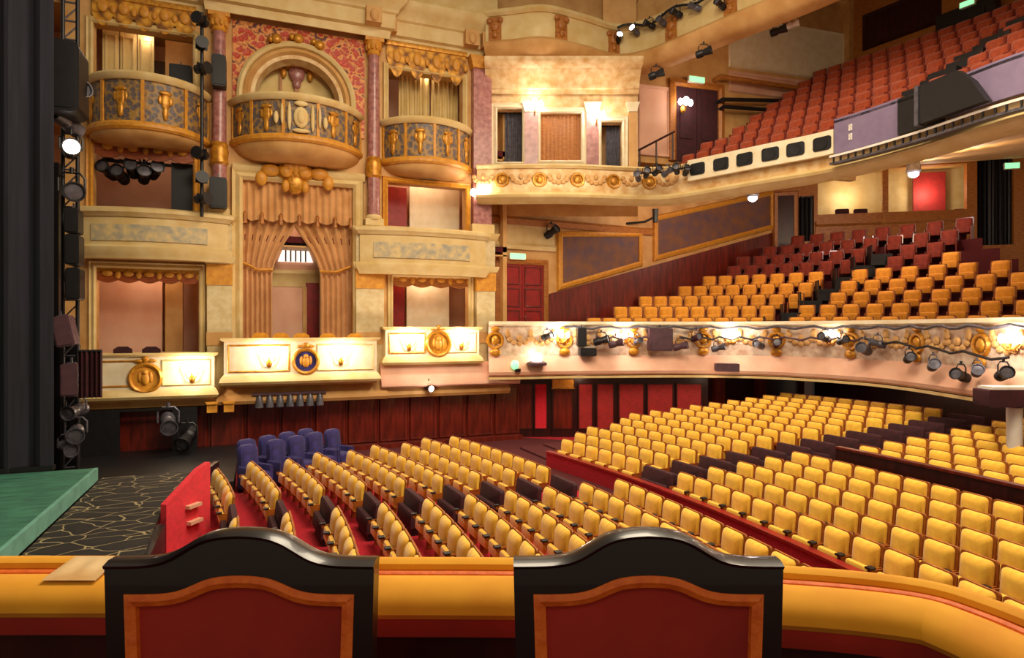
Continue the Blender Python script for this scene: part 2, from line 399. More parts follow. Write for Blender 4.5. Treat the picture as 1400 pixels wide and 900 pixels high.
# orchestra pit with netting, green stage, black drapes
mb = MB(); q = [(-3.2, 6.0), (-1.35, 6.0), (-1.62, 12.4), (-1.62, 13.4), (-1.45, 16.5), (-3.2, 16.5)]
mb.ext(q, -3.34, -3.28, 'z')
solo('pit_netting', 'black netting with pale cracked cord pattern stretched over the orchestra pit', 'netting', mb, 'net')
stage = MB().ext([(-14, -2), (-3.28, -2), (-3.28, 16.2), (-14, 16.2)], -3.12, -3.0, 'z')
struct('floor_stage', stage, 'stage')
struct('wall_pit', MB().box(-1.62, -1.5, 4, 12.5, -4, -3.36).box(-3.2, -1.3, 16.51, 16.6, -4, -3.36), 'black')
struct('floor_stage_side', MB().box(-6, -.55, 16.65, 21.9, -4, -3.62), 'black')
struct('trim_10', MB().box(-.5, 8.9, 21.5, 21.98, -4, -3.84), 'wood_red')
struct('floor_side_aisle', MB().ext([(-.5, 17.2), (6.5, 18.6), (9.5, 17.5), (10.5, 20.5), (9, 21.9), (-.5, 21.9)], -4, -3.985, 'z'), 'carpet_dk')
struct('trim_1', MB().box(-3.29, -3.22, -2, 16.2, -3.26, -2.995), 'stage_edge')
struct('wall_stage_front', MB().box(-3.6, -3.3, -2, 16.2, -4, -3.12), 'black')
def fold(u0, u1, z0, z1, w, n, amp, m=None, ph=0):
    mb = m or MB()
    a = mb.grid(lambda s, t: (u0+(u1-u0)*s, w+amp*math.sin(2*PI*n*s+ph)+amp*.4*math.sin(2*PI*n*2.3*s), z0+(z1-z0)*t), n*8, 2)
    return a
t = Thing('stage_drape', 'tall black-blue drape hanging at the side of the green stage', 'stage curtain', W, (-9, 16.35, -3))
t.part('cloth', fold(-14, -4.05, -3.0, 12, 16.35, 16, .09), 'drape')
t.part('bottom_hem', MB().box(-14, -4.05, 16.25, 16.45, -3.0, -2.9), 'black')
# red panel at the end of the pit
t = Thing('pit_barrier', 'bright red raked pit panel with two small pale steps on its face', 'barrier', W, (-1.45, 12.75, -4))
a, b = (-1.5, 12.7), (-.86, 13.6)
ux, uy = b[0]-a[0], b[1]-a[1]; L = math.hypot(ux, uy); n = (uy/L, -ux/L)
vs = []
for o in (0, -.12):
    for (px, py), z in ((a, -4), (b, -4), (b, -2.55), ((a[0]+ux*.75, a[1]+uy*.75), -2.62), (a, -3.08)): vs.append((px+n[0]*o, py+n[1]*o, z))
t.part('board', MB().add(vs, [(0, 1, 2, 3, 4), (9, 8, 7, 6, 5)]+[(i, (i+1) % 5, 5+(i+1) % 5, 5+i) for i in range(5)]), 'red_fab')
for f, z in ((.55, -3.25), (.58, -3.55)):
    mb = MB(); mb.x = Matrix.Translation((a[0]+ux*f, a[1]+uy*f, z)) @ Matrix.Rotation(math.atan2(uy, ux), 4, 'Z'); mb.box(-.16, .16, -.10, .0, -.03, .03)
    t.part('step', mb, 'pink', label='pale step tread')
path = [(-1.42, 13.0), (-1.3, 14.6), (-.9, 16.6)]
solo('pit_rail', 'dark curved rail behind the bright red pit panel', 'rail', MB().sweep(path, [(-.04, -4), (.04, -4), (.04, -3.1), (-.04, -3.1)]), 'wood_dark', base=(-1.4, 13, -4))
# ---------------------------------------------------------------- wall of boxes facing the camera (plane FA, w = 0 at the wall face)
U = FA.u
E0, E1 = 8.05, 14.0
uA, uB = U(84), U(668)
ho = []
def hole(x0, y0, x1, y1, w=0): r = FA.rect(x0, y0, x1, y1, w); ho.append(r); return r
o_up1, o_mid1, o_lo1 = hole(128, 42, 264, 112), hole(128, 198, 264, 292), hole(132, 368, 272, 482)
o_big = hole(332, 252, 482, 462)
o_up3, o_mid3, o_lo3 = hole(531, 102, 632, 168), hole(530, 254, 636, 312), hole(537, 380, 640, 450)
aC, aR, aZ = (U(328)+U(482))/2, (U(482)-U(328))/2*.85, 7.42
ho.append((aC-aR, aC+aR, 6.9, aZ+.9)); ho.append((aC-aR*.72, aC+aR*.72, aZ+.9, aZ+1.45))
struct('wall_boxes', wall_mb(uA, uB, -2.2, 13, 0, .35, ho), 'cream2', FA)
# shell behind the openings
bk = MB().box(-6.4, 9.5, 2.6, 2.8, -4, 13); struct('wall_box_backs', bk, 'pink', FA)
fl = MB()
for z in (-1.75, 3.05, 6.6): fl.box(-6.4, 8.6, .36, 2.6, z-.2, z)
struct('floor_boxes', fl, 'carpet_dk', FA)
cl = MB()
for z in (2.75, 6.3, 9.6): cl.box(-6.4, 8.6, .36, 2.6, z-.05, z)
struct('ceiling_boxes', cl, 'cream2', FA)
pt = MB()
for px in (302, 508): pt.box(U(px)-.06, U(px)+.06, .36, 2.6, -1.9, 9.6)
pt.box(8.45, 8.6, .36, 2.6, -1.9, 9.6); pt.box(-6.5, -6.35, .36, 2.6, -4, 13)
struct('wall_partition', pt, 'cream2', FA)

# wooden side wall of the stalls below the boxes
u0, u1 = -6.5, U(700)
struct('wall_stalls', MB().box(u0, u1, .02, .3, -4, -1.6), 'wood_red', FA)
for i in range(15):
    x = u0+.4+(u1-u0-.6)*i/14
    t = Thing('wainscot', '%s mahogany wainscot bay below the boxes counting from the dark stage corner' % ORD[i+1], 'wall panelling', FA, (x, 0, -4), 'mahogany panelling below the boxes')
    w_ = (u1-u0-.6)/14*.93
    t.part('field', MB().box(x-w_/2+.09, x+w_/2-.09, -.035, .015, -3.75, -2.15), 'wood_red')
    t.part('frame', frame_mb(x-w_/2+.09, x+w_/2-.09, -3.75, -2.15, [(0, .015), (0, -.06), (.06, -.07), (.09, -.03), (.09, .015)]), 'wood_red')

# entablature stepping forward over the columns
prof = [(0, 9.7), (.05, 9.7), (.08, 9.95), (.2, 10.0), (.22, 10.45), (.3, 10.5), (.34, 10.62), (.5, 10.75), (.62, 10.95), (.62, 11.05), (.4, 11.1), (.3, 11.9), (.42, 12.0), (.5, 12.2), (.2, 12.3), (0, 12.3)]
path = [(U(70), 0), (U(284), 0), (U(284), -.42), (U(527), -.42), (U(527), 0), (U(676), 0)]
t = Thing('entablature', 'stepped cream entablature running over the marble columns at the top', 'cornice', FA, (0, 0, 9.7), kind='thing')
t.part('moulding', MB().sweep(path, prof), 'cream')
for px in (292, 508, 532, 645, 668):
    x = U(px, -.4); w_ = -.95 if px < 520 else -.5
    t.part('console', MB().box(x-.25, x+.25, w_, w_+.5, 9.98, 10.5).ell((x, w_-.02, 10.2), (.14, .08, .2)), 'cream2')

# columns and pilasters
def column(px, label, w=-.22, r=.2, z0=3.45, z1=9.7):
    x = U(px, w); t = Thing('marble_column', label, 'column', FA, (x, w, z0), 'slender pink marble columns', 'thing')
    c = (x, w, 0)
    t.part('shaft', MB().lathe([(r, 3.75), (r*1.02, 5.1), (r, 7), (r*.86, 9.2)], c, 20), 'marble')
    t.part('base', MB().box(x-.3, x+.3, w-.22, w+.2, z0, z0+.22).lathe([(r*1.35, z0+.2), (r*1.4, z0+.28), (r*1.1, z0+.36)], c, 20), 'cream')
    t.part('ring', MB().lathe([(r*1.02, 5.05), (r*1.3, 5.12), (r*1.22, 5.3), (r*1.35, 5.45), (r*1.15, 5.6), (r*1.3, 5.68), (r, 5.75)], c, 20), 'gold')
    mb = MB().lathe([(r*.9, 9.15), (r*1.1, 9.2), (r*.95, 9.3), (r*1.35, 9.52), (r*1.5, 9.6)], c, 20).box(x-.31, x+.31, w-.24, w+.2, 9.58, 9.7)
    for k in range(6): a = -PI*k/5; mb.ell((x+r*1.1*math.cos(a), w+r*1.1*math.sin(a), 9.42), (.06, .06, .12), 8, 5)
    t.part('capital', mb, 'ochre')
column(300, 'pink marble column between the left box tier and the arched bay')
column(511, 'pink marble column between the arched bay and the narrower box tier')
x0, x1 = U(641), U(671)
t = Thing('marble_pilaster', 'broad pink marble pilaster where the box wall meets the turned corner bay', 'pilaster', FA, (x0, 0, 3.45))
t.part('shaft', MB().box(x0+.08, x1-.08, -.32, 0, 3.7, 9.3), 'marble'); t.part('base', MB().box(x0, x1, -.4, 0, 3.4, 3.72), 'cream')
t.part('capital', MB().ext([(x0+.05, 9.25), (x1-.05, 9.25), (x1, 9.4), (x1+.06, 9.7), (x0-.06, 9.7), (x0, 9.4)], -.4, 0), 'ochre')
def pier(pxa, pxb, label, zt):
    a, b = U(pxa, -.3), U(pxb, -.3)
    t = Thing('stone_pier', label, 'pilaster', FA, (a, 0, -1.9), 'cream piers with gold bands')
    t.part('shaft', MB().box(a, b, -.3, 0, -1.9, 1.35), 'stone'); t.part('upper_block', MB().box(a, b, -.3, 0, 2.2, zt), 'stone')
    t.part('gold_band', MB().box(a-.02, b+.02, -.33, 0, 1.35, 2.0), 'ochre')
    t.part('cap', MB().sweep([(a, 0), (a, -.3), (b, -.3), (b, 0)], [(0, 2.0), (.05, 2.02), (.1, 2.12), (.12, 2.22), (0, 2.22)]), 'cream')
    t.part('foot_band', MB().box(a-.02, b+.02, -.33, 0, -.5, -.1), 'cream2')
    t.part('top_cap', MB().sweep([(a, 0), (a, -.3), (b, -.3), (b, 0)], [(0, zt-.25), (.06, zt-.2), (.1, zt-.1), (.14, zt), (0, zt)]), 'cream')
pier(283, 317, 'cream stone pier with gold band left of the peach-curtained bay', 3.5)
pier(487, 525, 'cream stone pier with gold band right of the peach-curtained bay', 3.4)
pier(652, 677, 'cream stone pier with gold band beside the red panelled door', 3.4)

# ---- bow-fronted balconies of the top tier
def bow(pxa, pxb, sag, zt, zb, zs, label, plaques, w0=0.0):
    a, b = U(pxa), U(pxb); P_ = arc(a, b, sag, 28, w0); uc = (a+b)/2
    t = Thing('bow_balcony', label, 'balcony', FA, (uc, 0, zs), 'bow-fronted balconies of the upper tier')
    t.part('front', MB().sweep(P_, [(-.1, zb), (0, zb), (.02, (zb+zt)/2), (0, zt), (-.1, zt)]), 'mosaic', label='blue-grey mosaic band')
    t.part('rail', MB().sweep(P_, [(-.14, zt-.02), (.06, zt-.02), (.14, zt+.05), (.16, zt+.13), (.1, zt+.2), (-.1, zt+.2), (-.14, zt+.12)]), 'cream')
    t.part('lower_moulding', MB().sweep(P_, [(-.1, zb+.02), (.05, zb+.02), (.1, zb-.05), (.1, zb-.14), (.04, zb-.2), (-.1, zb-.2)]), 'ochre')
    rings = []
    for k in range(7):
        q = k/6; s = math.cos(q*PI/2*.92)**.6; z = zb-.18-(zb-.18-zs)*math.sin(q*PI/2)
        rings.append([(uc+(x-uc)*s, w0+(y-w0)*s, z) for x, y in P_])
    mb = MB(); n_ = len(P_)
    mb.add([p for r in rings for p in r], [(i*n_+k, i*n_+k+1, (i+1)*n_+k+1, (i+1)*n_+k) for i in range(6) for k in range(n_-1)])
    t.part('soffit', mb, 'cream2'); mb = MB()
    mb.ext([(x, y) for x, y in P_], zb-.05, zb, 'z'); t.part('deck', mb, 'cream2')
    for k in range(plaques):
        f = (k+.5)/plaques; mb = MB(); mb.x = on(P_, f, (zt+zb)/2)
        h = (zt-zb)/2
        if plaques % 2 and k == plaques//2 and sag > 1.1:
            for s in (1, -1):
                mb.ell((s*.34, -.05, 0), (.06, .05, h*.8)); mb.ell((s*.55, -.05, .05), (.05, .05, h*.6)); mb.ell((s*.72, -.04, -.08), (.07, .05, h*.35))
            mb.ell((0, -.05, 0), (.22, .06, h*.62)); mb.ell((0, -.09, 0), (.13, .06, h*.4)); mb.ell((0, -.07, h*.78), (.2, .06, .09)); mb.ell((0, -.07, -h*.78), (.26, .05, .07))
            t.part('cartouche', mb, 'cream', label='cream scrolled cartouche')
        else:
            mb.ell((0, -.03, .08), (.13, .05, h*.45)); mb.ell((0, -.03, -.25), (.08, .05, h*.4)); mb.ell((0, -.05, .3), (.17, .05, .07)); mb.ell((-.14, -.03, .1), (.06, .03, .13)); mb.ell((.14, -.03, .1), (.06, .03, .13))
            t.part('plaque', mb, 'gold', label='gilded shield ornament')
    for k in range(plaques+1):
        mb = MB(); mb.x = on(P_, min(.995, max(.005, k/plaques)), (zt+zb)/2); mb.box(-.045, .045, -.05, .03, -(zt-zb)/2+.02, (zt-zb)/2-.02); t.part('divider', mb, 'ochre')
    return t
bow(122, 284, 1.35, 7.02, 5.82, 5.35, 'curved mosaic balcony with black lighting beside it, nearest the stage drape', 4)
bow(318, 492, 1.35, 6.98, 5.92, 5.25, 'curved mosaic balcony with central scrolled cartouche below the round arch', 5)
bow(524, 642, .95, 6.9, 5.75, 5.2, 'narrow curved mosaic balcony beside the broad pink pilaster', 4)

# ---- middle tier balconies
def flat_balcony(pxa, pxb, sag, zt, zb, label, fm):
    a, b = U(pxa, -.4), U(pxb, -.4); P_ = [(a, 0)]+arc(a, b, sag, 20, -.4)+[(b, 0)]
    t = Thing('shallow_balcony', label, 'balcony', FA, ((a+b)/2, 0, zb), 'shallow balconies of the middle tier'); hgt = zt-zb
    t.part('front', MB().sweep(P_, [(-.12, zb+.1), (0, zb+.1), (0, zt), (-.12, zt)]), 'cream')
    Q = arc(a, b, sag, 20, -.4); Q = [p for p in Q if a+.3 < p[0] < b-.45]
    t.part('frieze', MB().sweep(Q, [(0, zb+hgt*.33), (.035, zb+hgt*.33), (.035, zb+hgt*.74), (0, zb+hgt*.74)]), fm, label='painted mosaic frieze')
    t.part('rail', MB().sweep(P_, [(-.12, zt), (.04, zt-.08), (.1, zt), (.16, zt+.04), (.16, zt+.14), (.05, zt+.2), (-.12, zt+.2)]), 'cream')
    t.part('moulding', MB().sweep(P_, [(-.12, zb-.12), (.02, zb-.12), (.06, zb-.02), (.12, zb+.06), (.14, zb+.2), (.06, zb+.26), (-.12, zb+.26)]), 'cream')
    t.part('deck', MB().ext([(p[0], p[1]) for p in P_], zb-.1, zb-.02, 'z'), 'cream2')
    mb = MB()
    for k in range(7): f = k/6; mb.box(a+.5+(b-a-1.1)*f, a+.6+(b-a-1.1)*f, -.4-sag-.06, -.38, zb+hgt*.3, zb+hgt*.78)
    return t
flat_balcony(106, 312, .45, 3.3, 2.15, 'shallow cream balcony with painted frieze under the tier nearest the stage drape', 'frieze')
flat_balcony(492, 664, .3, 3.22, 1.95, 'shallow cream balcony with painted frieze above the gilt medallion parapet', 'frieze')

# ---- lower box parapets
def parapet(pxa, pxb, yt, yb, w, label, name='box_parapet'):
    a, b, zb, zt = FA.rect(pxa, yt, pxb, yb, w); P_ = [(a, 0), (a, w), (b, w), (b, 0)]
    t = Thing(name, label, 'parapet', FA, ((a+b)/2, w, zb), 'lit cream parapets of the lower boxes'); hh = zt-zb
    t.part('front', MB().sweep(P_, [(-.12, zb+.15), (0, zb+.15), (0, zt-.08), (-.12, zt-.08)]), 'pale')
    t.part('rail', MB().sweep(P_, [(-.14, zt-.1), (.05, zt-.1), (.1, zt-.05), (.1, zt), (-.14, zt)]), 'cream')
    t.part('base_moulding', MB().sweep(P_, [(-.12, zb), (.08, zb), (.13, zb+.08), (.1, zb+.18), (.03, zb+.28), (-.12, zb+.28)]), 'cream')
    t.part('deck', MB().box(a, b, w, .3, zb-.06, zb), 'cream2')
    for k in range(2):
        m0, m1 = (a+.15, a+(b-a)*.40) if k == 0 else (a+(b-a)*.60, b-.15)
        t.part('panel_frame', frame_mb(m0, m1, zb+.42, zt-.25, [(0, w), (0, w-.02), (.03, w-.035), (.05, w-.02), (.05, w)]), 'gold' if k == 0 else 'cream')
    return t, a, b, zb, zt
def sconce(pl, px, py, w, label, e=62, k=1.0):
    u, z = pl.at(px, py, w-.18)
    t = Thing('wall_sconce', label, 'wall light', pl, (u, w, z-.2*k), 'sconces on the parapets')
    t.part('arm', MB().tube([(u, w, z-.3*k), (u, w-.12, z-.34*k), (u, w-.2, z-.25*k), (u, w-.2, z-.1*k)], .02*k).tube([(u-.2*k, w-.12, z-.1*k), (u-.12*k, w-.16, z-.24*k), (u, w-.14, z-.3*k), (u+.12*k, w-.16, z-.24*k), (u+.2*k, w-.12, z-.1*k)], .018*k).ell((u, w-.02, z-.3*k), (.08*k, .03, .12*k)), 'gold')
    for s in (-1, 1): t.part('bulb', MB().ell((u+s*.2*k, w-.12, z), (.06*k, .06*k, .11*k)), 'bulb')
    lamp((u, w-.45, z+.05), e, (1, .84, .66), .08, pl)
def medallion(pl, px, py, w, r, label, face):
    u, z = pl.at(px, py, w)
    t = Thing('medallion', label, 'medallion', pl, (u, w, z))
    t.part('ring', MB().lathe([(r*.72, 0), (r*.76, -.09), (r*.88, -.12), (r, -.07), (r, 0)], (u, w, z), 28, 'y'), 'gold')
    t.part('disc', MB().lathe([(.01, -.05), (r*.74, -.04), (r*.74, 0), (.01, 0)], (u, w, z), 28, 'y'), face)
    mb = MB().ell((u, w-.06, z-.02), (r*.26, .07, r*.42)).ell((u, w-.08, z+r*.36), (r*.18, .07, r*.18))
    for s in (1, -1): mb.ell((u+s*r*.3, w-.05, z+r*.05), (r*.14, .05, r*.34))
    t.part('relief', mb, 'ochre')
    mb = MB()
    for s in (1, -1): mb.ell((u+s*r*.35, w-.04, z+r*1.1), (r*.3, .05, r*.12))
    mb.ell((u, w-.05, z+r*1.2), (r*.22, .06, r*.2)); t.part('ribbon', mb, 'gold')
parapet(113, 293, 483, 546, -.8, 'cream parapet with round gilt medallion nearest the stage drape')
parapet(306, 515, 462, 524, -1.0, 'longest cream parapet with two glowing lights below the peach curtains')
parapet(527, 655, 447, 498, -.7, 'smaller cream parapet with gilt medallion between two lights')
medallion(FA, 199, 517, -.8, .45, 'round gilt medallion on the cream parapet nearest the stage', 'ochre')
medallion(FA, 418, 494, -1.0, .42, 'blue and gold round crest on the longest cream parapet', 'blue')
medallion(FA, 599, 470, -.7, .46, 'gilt medallion on the smaller cream parapet', 'gold')
sconce(FA, 262, 505, -.8, 'lit sconce on the parapet nearest the stage drape')
sconce(FA, 368, 484, -1.0, 'lit sconce left of the blue crest')
sconce(FA, 467, 482, -1.0, 'lit sconce right of the blue crest')
sconce(FA, 561, 463, -.7, 'lit sconce left of the gilt medallion on the smaller parapet')
sconce(FA, 633, 462, -.7, 'lit sconce right of the gilt medallion on the smaller parapet')
# coved ledge under the parapets and its gold blocks
path = [(U(100), -.55), (U(300), -.55), (U(300), -.7), (U(525), -.7), (U(525), -.55), (U(690), -.5)]
struct('trim_2', MB().sweep(path, [(-.55, -2.3), (.0, -2.3), (.06, -2.2), (.05, -2.1), (-.1, -1.98), (-.3, -1.7), (-.55, -1.7)]), 'cream2', FA)
cov = MB().sweep([(U(516), 0), (U(700), 0)], [(0, -1.95), (.75, -1.95), (.8, -1.9), (.8, -1.82), (.66, -1.5), (.6, -1.15), (0, -1.15)])
struct('trim_3', cov, 'pink', FA)
for i, px in enumerate((290, 313)):
    u = U(px, -.8); solo('bracket', '%s gold block bracket under the parapets beside the dark stage corner' % ('first' if i == 0 else 'second'), 'bracket',
        MB().box(u-.14, u+.14, -.85, -.3, -2.5, -2.25).ext([(u-.14, -2.25), (u+.14, -2.25), (u+.18, -2.18), (u-.18, -2.18)], -.9, -.3), 'ochre', FA, (u, -.5, -2.5), 'gold block brackets')

# ---- bay openings: frames, valances, curtains
def opening_frame(r, label, m='cream', k=1.0):
    t = solo('opening_surround', label, 'moulding', frame_mb(*r, [(0, -.005), (0, -.06*k), (.05*k, -.12*k), (.12*k, -.07*k), (.17*k, -.1*k), (.2*k, -.03), (.2*k, -.005)]), m, FA, (r[0], 0, r[2]), 'moulded surrounds of the box openings')
opening_frame(o_up1, 'moulded surround of the upper box opening nearest the stage'); opening_frame(o_mid1, 'moulded surround around the dark lighting opening nearest the stage', 'ochre')
opening_frame(o_lo1, 'moulded surround around the pink lower box nearest the stage'); opening_frame(o_big, 'tall cream surround framing the peach curtains', 'cream', 1.8)
opening_frame(o_up3, 'moulded surround of the upper box beside the broad pilaster'); opening_frame(o_mid3, 'moulded surround of the middle box with the dark red door', 'ochre'); opening_frame(o_lo3, 'moulded surround of the lower box beside the pier')
def valance(pxa, pxb, yt, yb, label, m, sc, w=-.04, depth=.35):
    a, b, zb, zt = FA.rect(pxa, yt, pxb, yb, w); n = sc*8; poly = []
    for k in range(n+1):
        f = k/n; d = abs(math.sin(f*sc*PI)); poly.append((a+(b-a)*f, zb+(zt-zb)*depth*(1-d)))
    poly = [(a, zt)]+poly+[(b, zt)]
    t = Thing('valance', label, 'valance', FA, (a, w, zb), 'valances over the box openings')
    t.part('cloth', MB().ext(poly, w-.06, w), m)
    t.part('heading', MB().rbox(a-.05, b+.05, w-.1, w+.02, zt-.12, zt+.06, .03, 'x'), 'gold')
    mb = MB()
    for k in range(sc): x = a+(b-a)*(k+.5)/sc; mb.ell((x, w-.09, zb+(zt-zb)*.62), (.14, .05, (zt-zb)*.2)); mb.ell((x+(b-a)*.5/sc, w-.08, zt-(zt-zb)*.45), (.08, .05, .12))
    t.part('trim', mb, 'ochre')
valance(126, 266, 2, 44, 'gold brocade valance over the upper opening nearest the stage', 'lamb', 5)
valance(528, 636, 66, 112, 'gold brocade valance over the upper opening beside the broad pilaster', 'lamb', 4, depth=.55)
valance(130, 266, 197, 220, 'orange brown valance over the dark lighting opening', 'seat_wood', 4, depth=.2)
valance(133, 272, 368, 388, 'brown red valance over the pink lower box nearest the stage', 'seat_wood', 5, .12, .2)
valance(537, 640, 377, 394, 'golden valance over the lower box beside the pier', 'oak', 4, .1, .2)
def backing(r, name, label, m, w, cat='wall lining', dz=(0, 0)):
    return solo(name, label, cat, MB().box(r[0], r[1], w, w+.06, r[2]+dz[0], r[3]+dz[1]), m, FA, (r[0], w, r[2]))
# upper box nearest the stage: folding screen and dark doorway
a, b, zb, zt = FA.rect(140, 42, 212, 112, 1.0)
t = Thing('folding_screen', 'cream folding screen in the upper opening nearest the stage', 'screen', FA, (a, 1, 6.6))
for k in range(3):
    x = a+(b-a)*k/3; x2 = a+(b-a)*(k+1)/3-.03
    p = t.part('leaf', MB().box(x, x2, 1, 1.06, 6.6, zt), 'cream_curt'); t.part('moulding', frame_mb(x+.12, x2-.12, 6.9, zt-.25, [(0, 1), (0, .97), (.04, .96), (.05, 1)]), 'cream', p)
a, b, zb, zt = FA.rect(226, 40, 264, 112, 1.6)
backing((a, b, 6.6, 9.4), 'cream_lining', 'plain cream lining at the side of the upper opening nearest the stage', 'cream2', 1.6)
struct('door_1', MB().box(a-.75, a-.05, 2.45, 2.62, 6.6, 9.0), 'wood_dark', FA)
# upper box beside the pilaster: cream curtains
def curtain(pxa, pxb, yt, yb, w, label, n, m='cream_curt', name='box_curtain'):
    a, b, zb, zt = FA.rect(pxa, yt, pxb, yb, w)
    t = Thing(name, label, 'curtain', FA, ((a+b)/2, w, zb), 'box curtains')
    t.part('cloth', MB().grid(lambda s, q: (a+(b-a)*s, w+.05*math.sin(2*PI*n*s)+.02*math.sin(5.3*PI*n*s), zb+(zt-zb)*q), n*8, 3), m)
    t.part('heading', MB().rbox(a, b, w-.08, w+.08, zt-.03, zt+.06, .03, 'x'), 'gold')
curtain(545, 587, 100, 180, .9, 'left cream curtain in the upper box beside the broad pilaster', 7); curtain(589, 626, 100, 180, .9, 'right cream curtain in the upper box beside the broad pilaster', 6)
# middle box: dark red door and bright lining
a, b, zb, zt = FA.rect(526, 256, 556, 312, 1.4); struct('door_2', MB().box(a, b, 1.4, 1.46, 3.05, zt), 'door_red', FA)
a, b, zb, zt = FA.rect(560, 252, 628, 312, 1.5); backing((a, b, 3.05, 5.6), 'pale_lining', 'bright cream lining in the middle box beside the dark red door', 'pale', 1.5)
# lower boxes
a, b, zb, zt = FA.rect(134, 380, 222, 482, 1.7); backing((a-.4, b, -1.75, 2.6), 'pink_lining', 'smooth pink lining in the lower box nearest the stage', 'pink', 1.7)
a, b, zb, zt = FA.rect(226, 380, 250, 482, 1.5); solo('wall_post', 'ochre pink pilaster strip inside the lower box nearest the stage', 'pilaster', MB().box(a, b, 1.45, 1.7, -1.75, 2.6).box(a-.04, b+.04, 1.4, 1.7, -1.75, -1.5), 'cream2', FA, (a, 1.5, -1.75))
a, b, zb, zt = FA.rect(532, 380, 553, 450, 1.3); struct('door_3', MB().box(a-.1, b, 1.3, 1.36, -1.75, zt), 'door_red', FA)
a, b, zb, zt = FA.rect(556, 380, 614, 450, 1.4); backing((a, b, -1.75, 2.5), 'pale_lining', 'pale lining in the lower box right of its red door', 'pale', 1.4)
# chairs seen over the parapets
def box_chair(px, yt, w, label, m):
    u, z = FA.at(px, yt, w); z0 = -1.655
    t = Thing('box_chair', label, 'chair', FA, (u, w, z0), 'small chairs standing in the lower boxes')
    t.part('backrest', MB().ext([(u-.24, z-.5), (u+.24, z-.5), (u+.24, z-.08), (u+.12, z), (u-.12, z), (u-.24, z-.08)], w-.03, w+.03), m)
    t.part('seat', MB().rbox(u-.25, u+.25, w, w+.48, z0+.42, z0+.52, .04), m)
    for dx in (-.21, .21):
        for dy in (.03, .44): t.part('leg', MB().box(u+dx-.022, u+dx+.022, w+dy-.022, w+dy+.022, z0, (z-.1 if dy < .1 else z0+.44)), 'oak')
for i, px in enumerate((356, 384, 412, 448, 485)): box_chair(px, 455+i*.3, -.55, '%s gold chair behind the longest parapet, from the stage side' % ORD[i+1], 'yellow2')
for i, px in enumerate((168, 207)): box_chair(px, 474, -.35, '%s dark chair behind the parapet nearest the stage' % ORD[i+1], 'maroon')

# ---- arched bay
zs = aZ
bg = MB(); bg.box(U(318), U(498), -.05, .0, 6.6, 9.7); 
hs = [(aC-aR, aC+aR, 6.5, aZ)] + [(aC-aR*math.cos(math.asin(k/6)) if k < 6 else aC-.05, aC+aR*math.cos(math.asin(k/6)) if k < 6 else aC+.05, aZ, aZ+aR*(k+1)/6*.98) for k in range(6)]
struct('wall_spandrel', wall_mb(U(318), U(498), 6.4, 9.7, -.05, 0, hs), 'red_mosaic', FA)
def arch_path(r, n=24, dz=1.3): return [(aC-r, aZ-dz)]+[(aC-r*math.cos(PI*k/n), aZ+r*math.sin(PI*k/n)) for k in range(n+1)]+[(aC+r, aZ-dz)]
t = Thing('round_arch', 'moulded cream round arch set in red and gold mosaic', 'arch', FA, (aC, 0, aZ))
k_ = aR/1.0
t.part('outer_moulding', MB().sweep(arch_path(aR*1.24), [(0, 0), (0, -.2), (.08, -.26), (.16, -.22), (.2, -.1), (.2, 0)], vert=True), 'cream')
t.part('inner_moulding', MB().sweep(arch_path(aR*1.09), [(-.02, 0), (-.02, -.14), (.1, -.2), (.18, -.1), (.2, .3), (-.02, .3)], vert=True), 'cream2')
t.part('intrados', MB().sweep(arch_path(aR*.97), [(0, .02), (0, -.1), (.12, -.08), (.2, .3), (.1, .35)], vert=True), 'ornate')
mb = MB()
for s in (-1, 0, 1):
    A = PI/2+s*.35; r = aR*1.3; t.part('keystone', MB().ell((aC+r*math.cos(A), -.25, aZ+r*math.sin(A)), (.16, .1, .16)).ell((aC+r*math.cos(A+.1), -.2, aZ+r*math.sin(A+.1)+.05), (.1, .08, .1)), 'gold', label='gilded keystone ornament')
tp = MB().box(aC-aR*.95, aC+aR*.95, .75, .8, 5.6, aZ+aR)
solo('tympanum_screen', 'yellow-cream screen filling the round arch', 'screen', tp, 'cream_curt', FA, (aC, .75, 5.6))
t = Thing('arch_crest', 'pink and gold hanging crest in the middle of the round arch', 'crest', FA, (aC, .6, 7.5))
t.part('shield', MB().ell((aC, .62, 8.55), (.26, .12, .34)).ell((aC, .62, 8.2), (.14, .1, .2)), 'marble'); t.part('pilaster', MB().box(aC-.07, aC+.07, .6, .76, 6.6, 9.0).box(aC-.55, aC-.47, .65, .76, 6.6, 8.6), 'oak')
mb = MB()
for s in (1, -1): t.part('scroll', MB().ell((aC+s*.3, .6, 8.75), (.16, .1, .12)).ell((aC+s*.42, .62, 8.5), (.1, .08, .18)), 'gold')
# gilt cartouche above the peach curtains
u, z = FA.at(404, 237, -.3)
t = Thing('gilt_cartouche', 'large gilt shell cartouche above the peach curtains', 'ornament', FA, (u, -.2, z))
t.part('shield', MB().ell((u, -.2, z+.06), (.58, .16, .36), 18, 9).ell((u, -.2, z-.3), (.3, .15, .36), 18, 9), 'gold')
mb = MB()
for k in range(5): A = math.radians(20+35*k); mb.ell((u+.3*math.cos(A), -.36, z-.1+.34*math.sin(A)), (.12, .1, .34) if k == 2 else (.2, .1, .18))
for s in (1, -1): mb.ell((u+s*.74, -.22, z+.05), (.3, .12, .2)).ell((u+s*1.02, -.2, z-.22), (.18, .1, .24)).ell((u+s*.6, -.24, z+.42), (.24, .12, .17)).ell((u+s*.3, -.26, z-.42), (.12, .1, .2))
t.part('scrollwork', mb, 'ochre')
P_ = [(U(318), 0), (U(498), 0)]
struct('trim_4', MB().sweep(P_, [(0, 4.92), (.12, 4.92), (.18, 5.0), (.2, 5.12), (.1, 5.2), (0, 5.2)]), 'cream', FA)
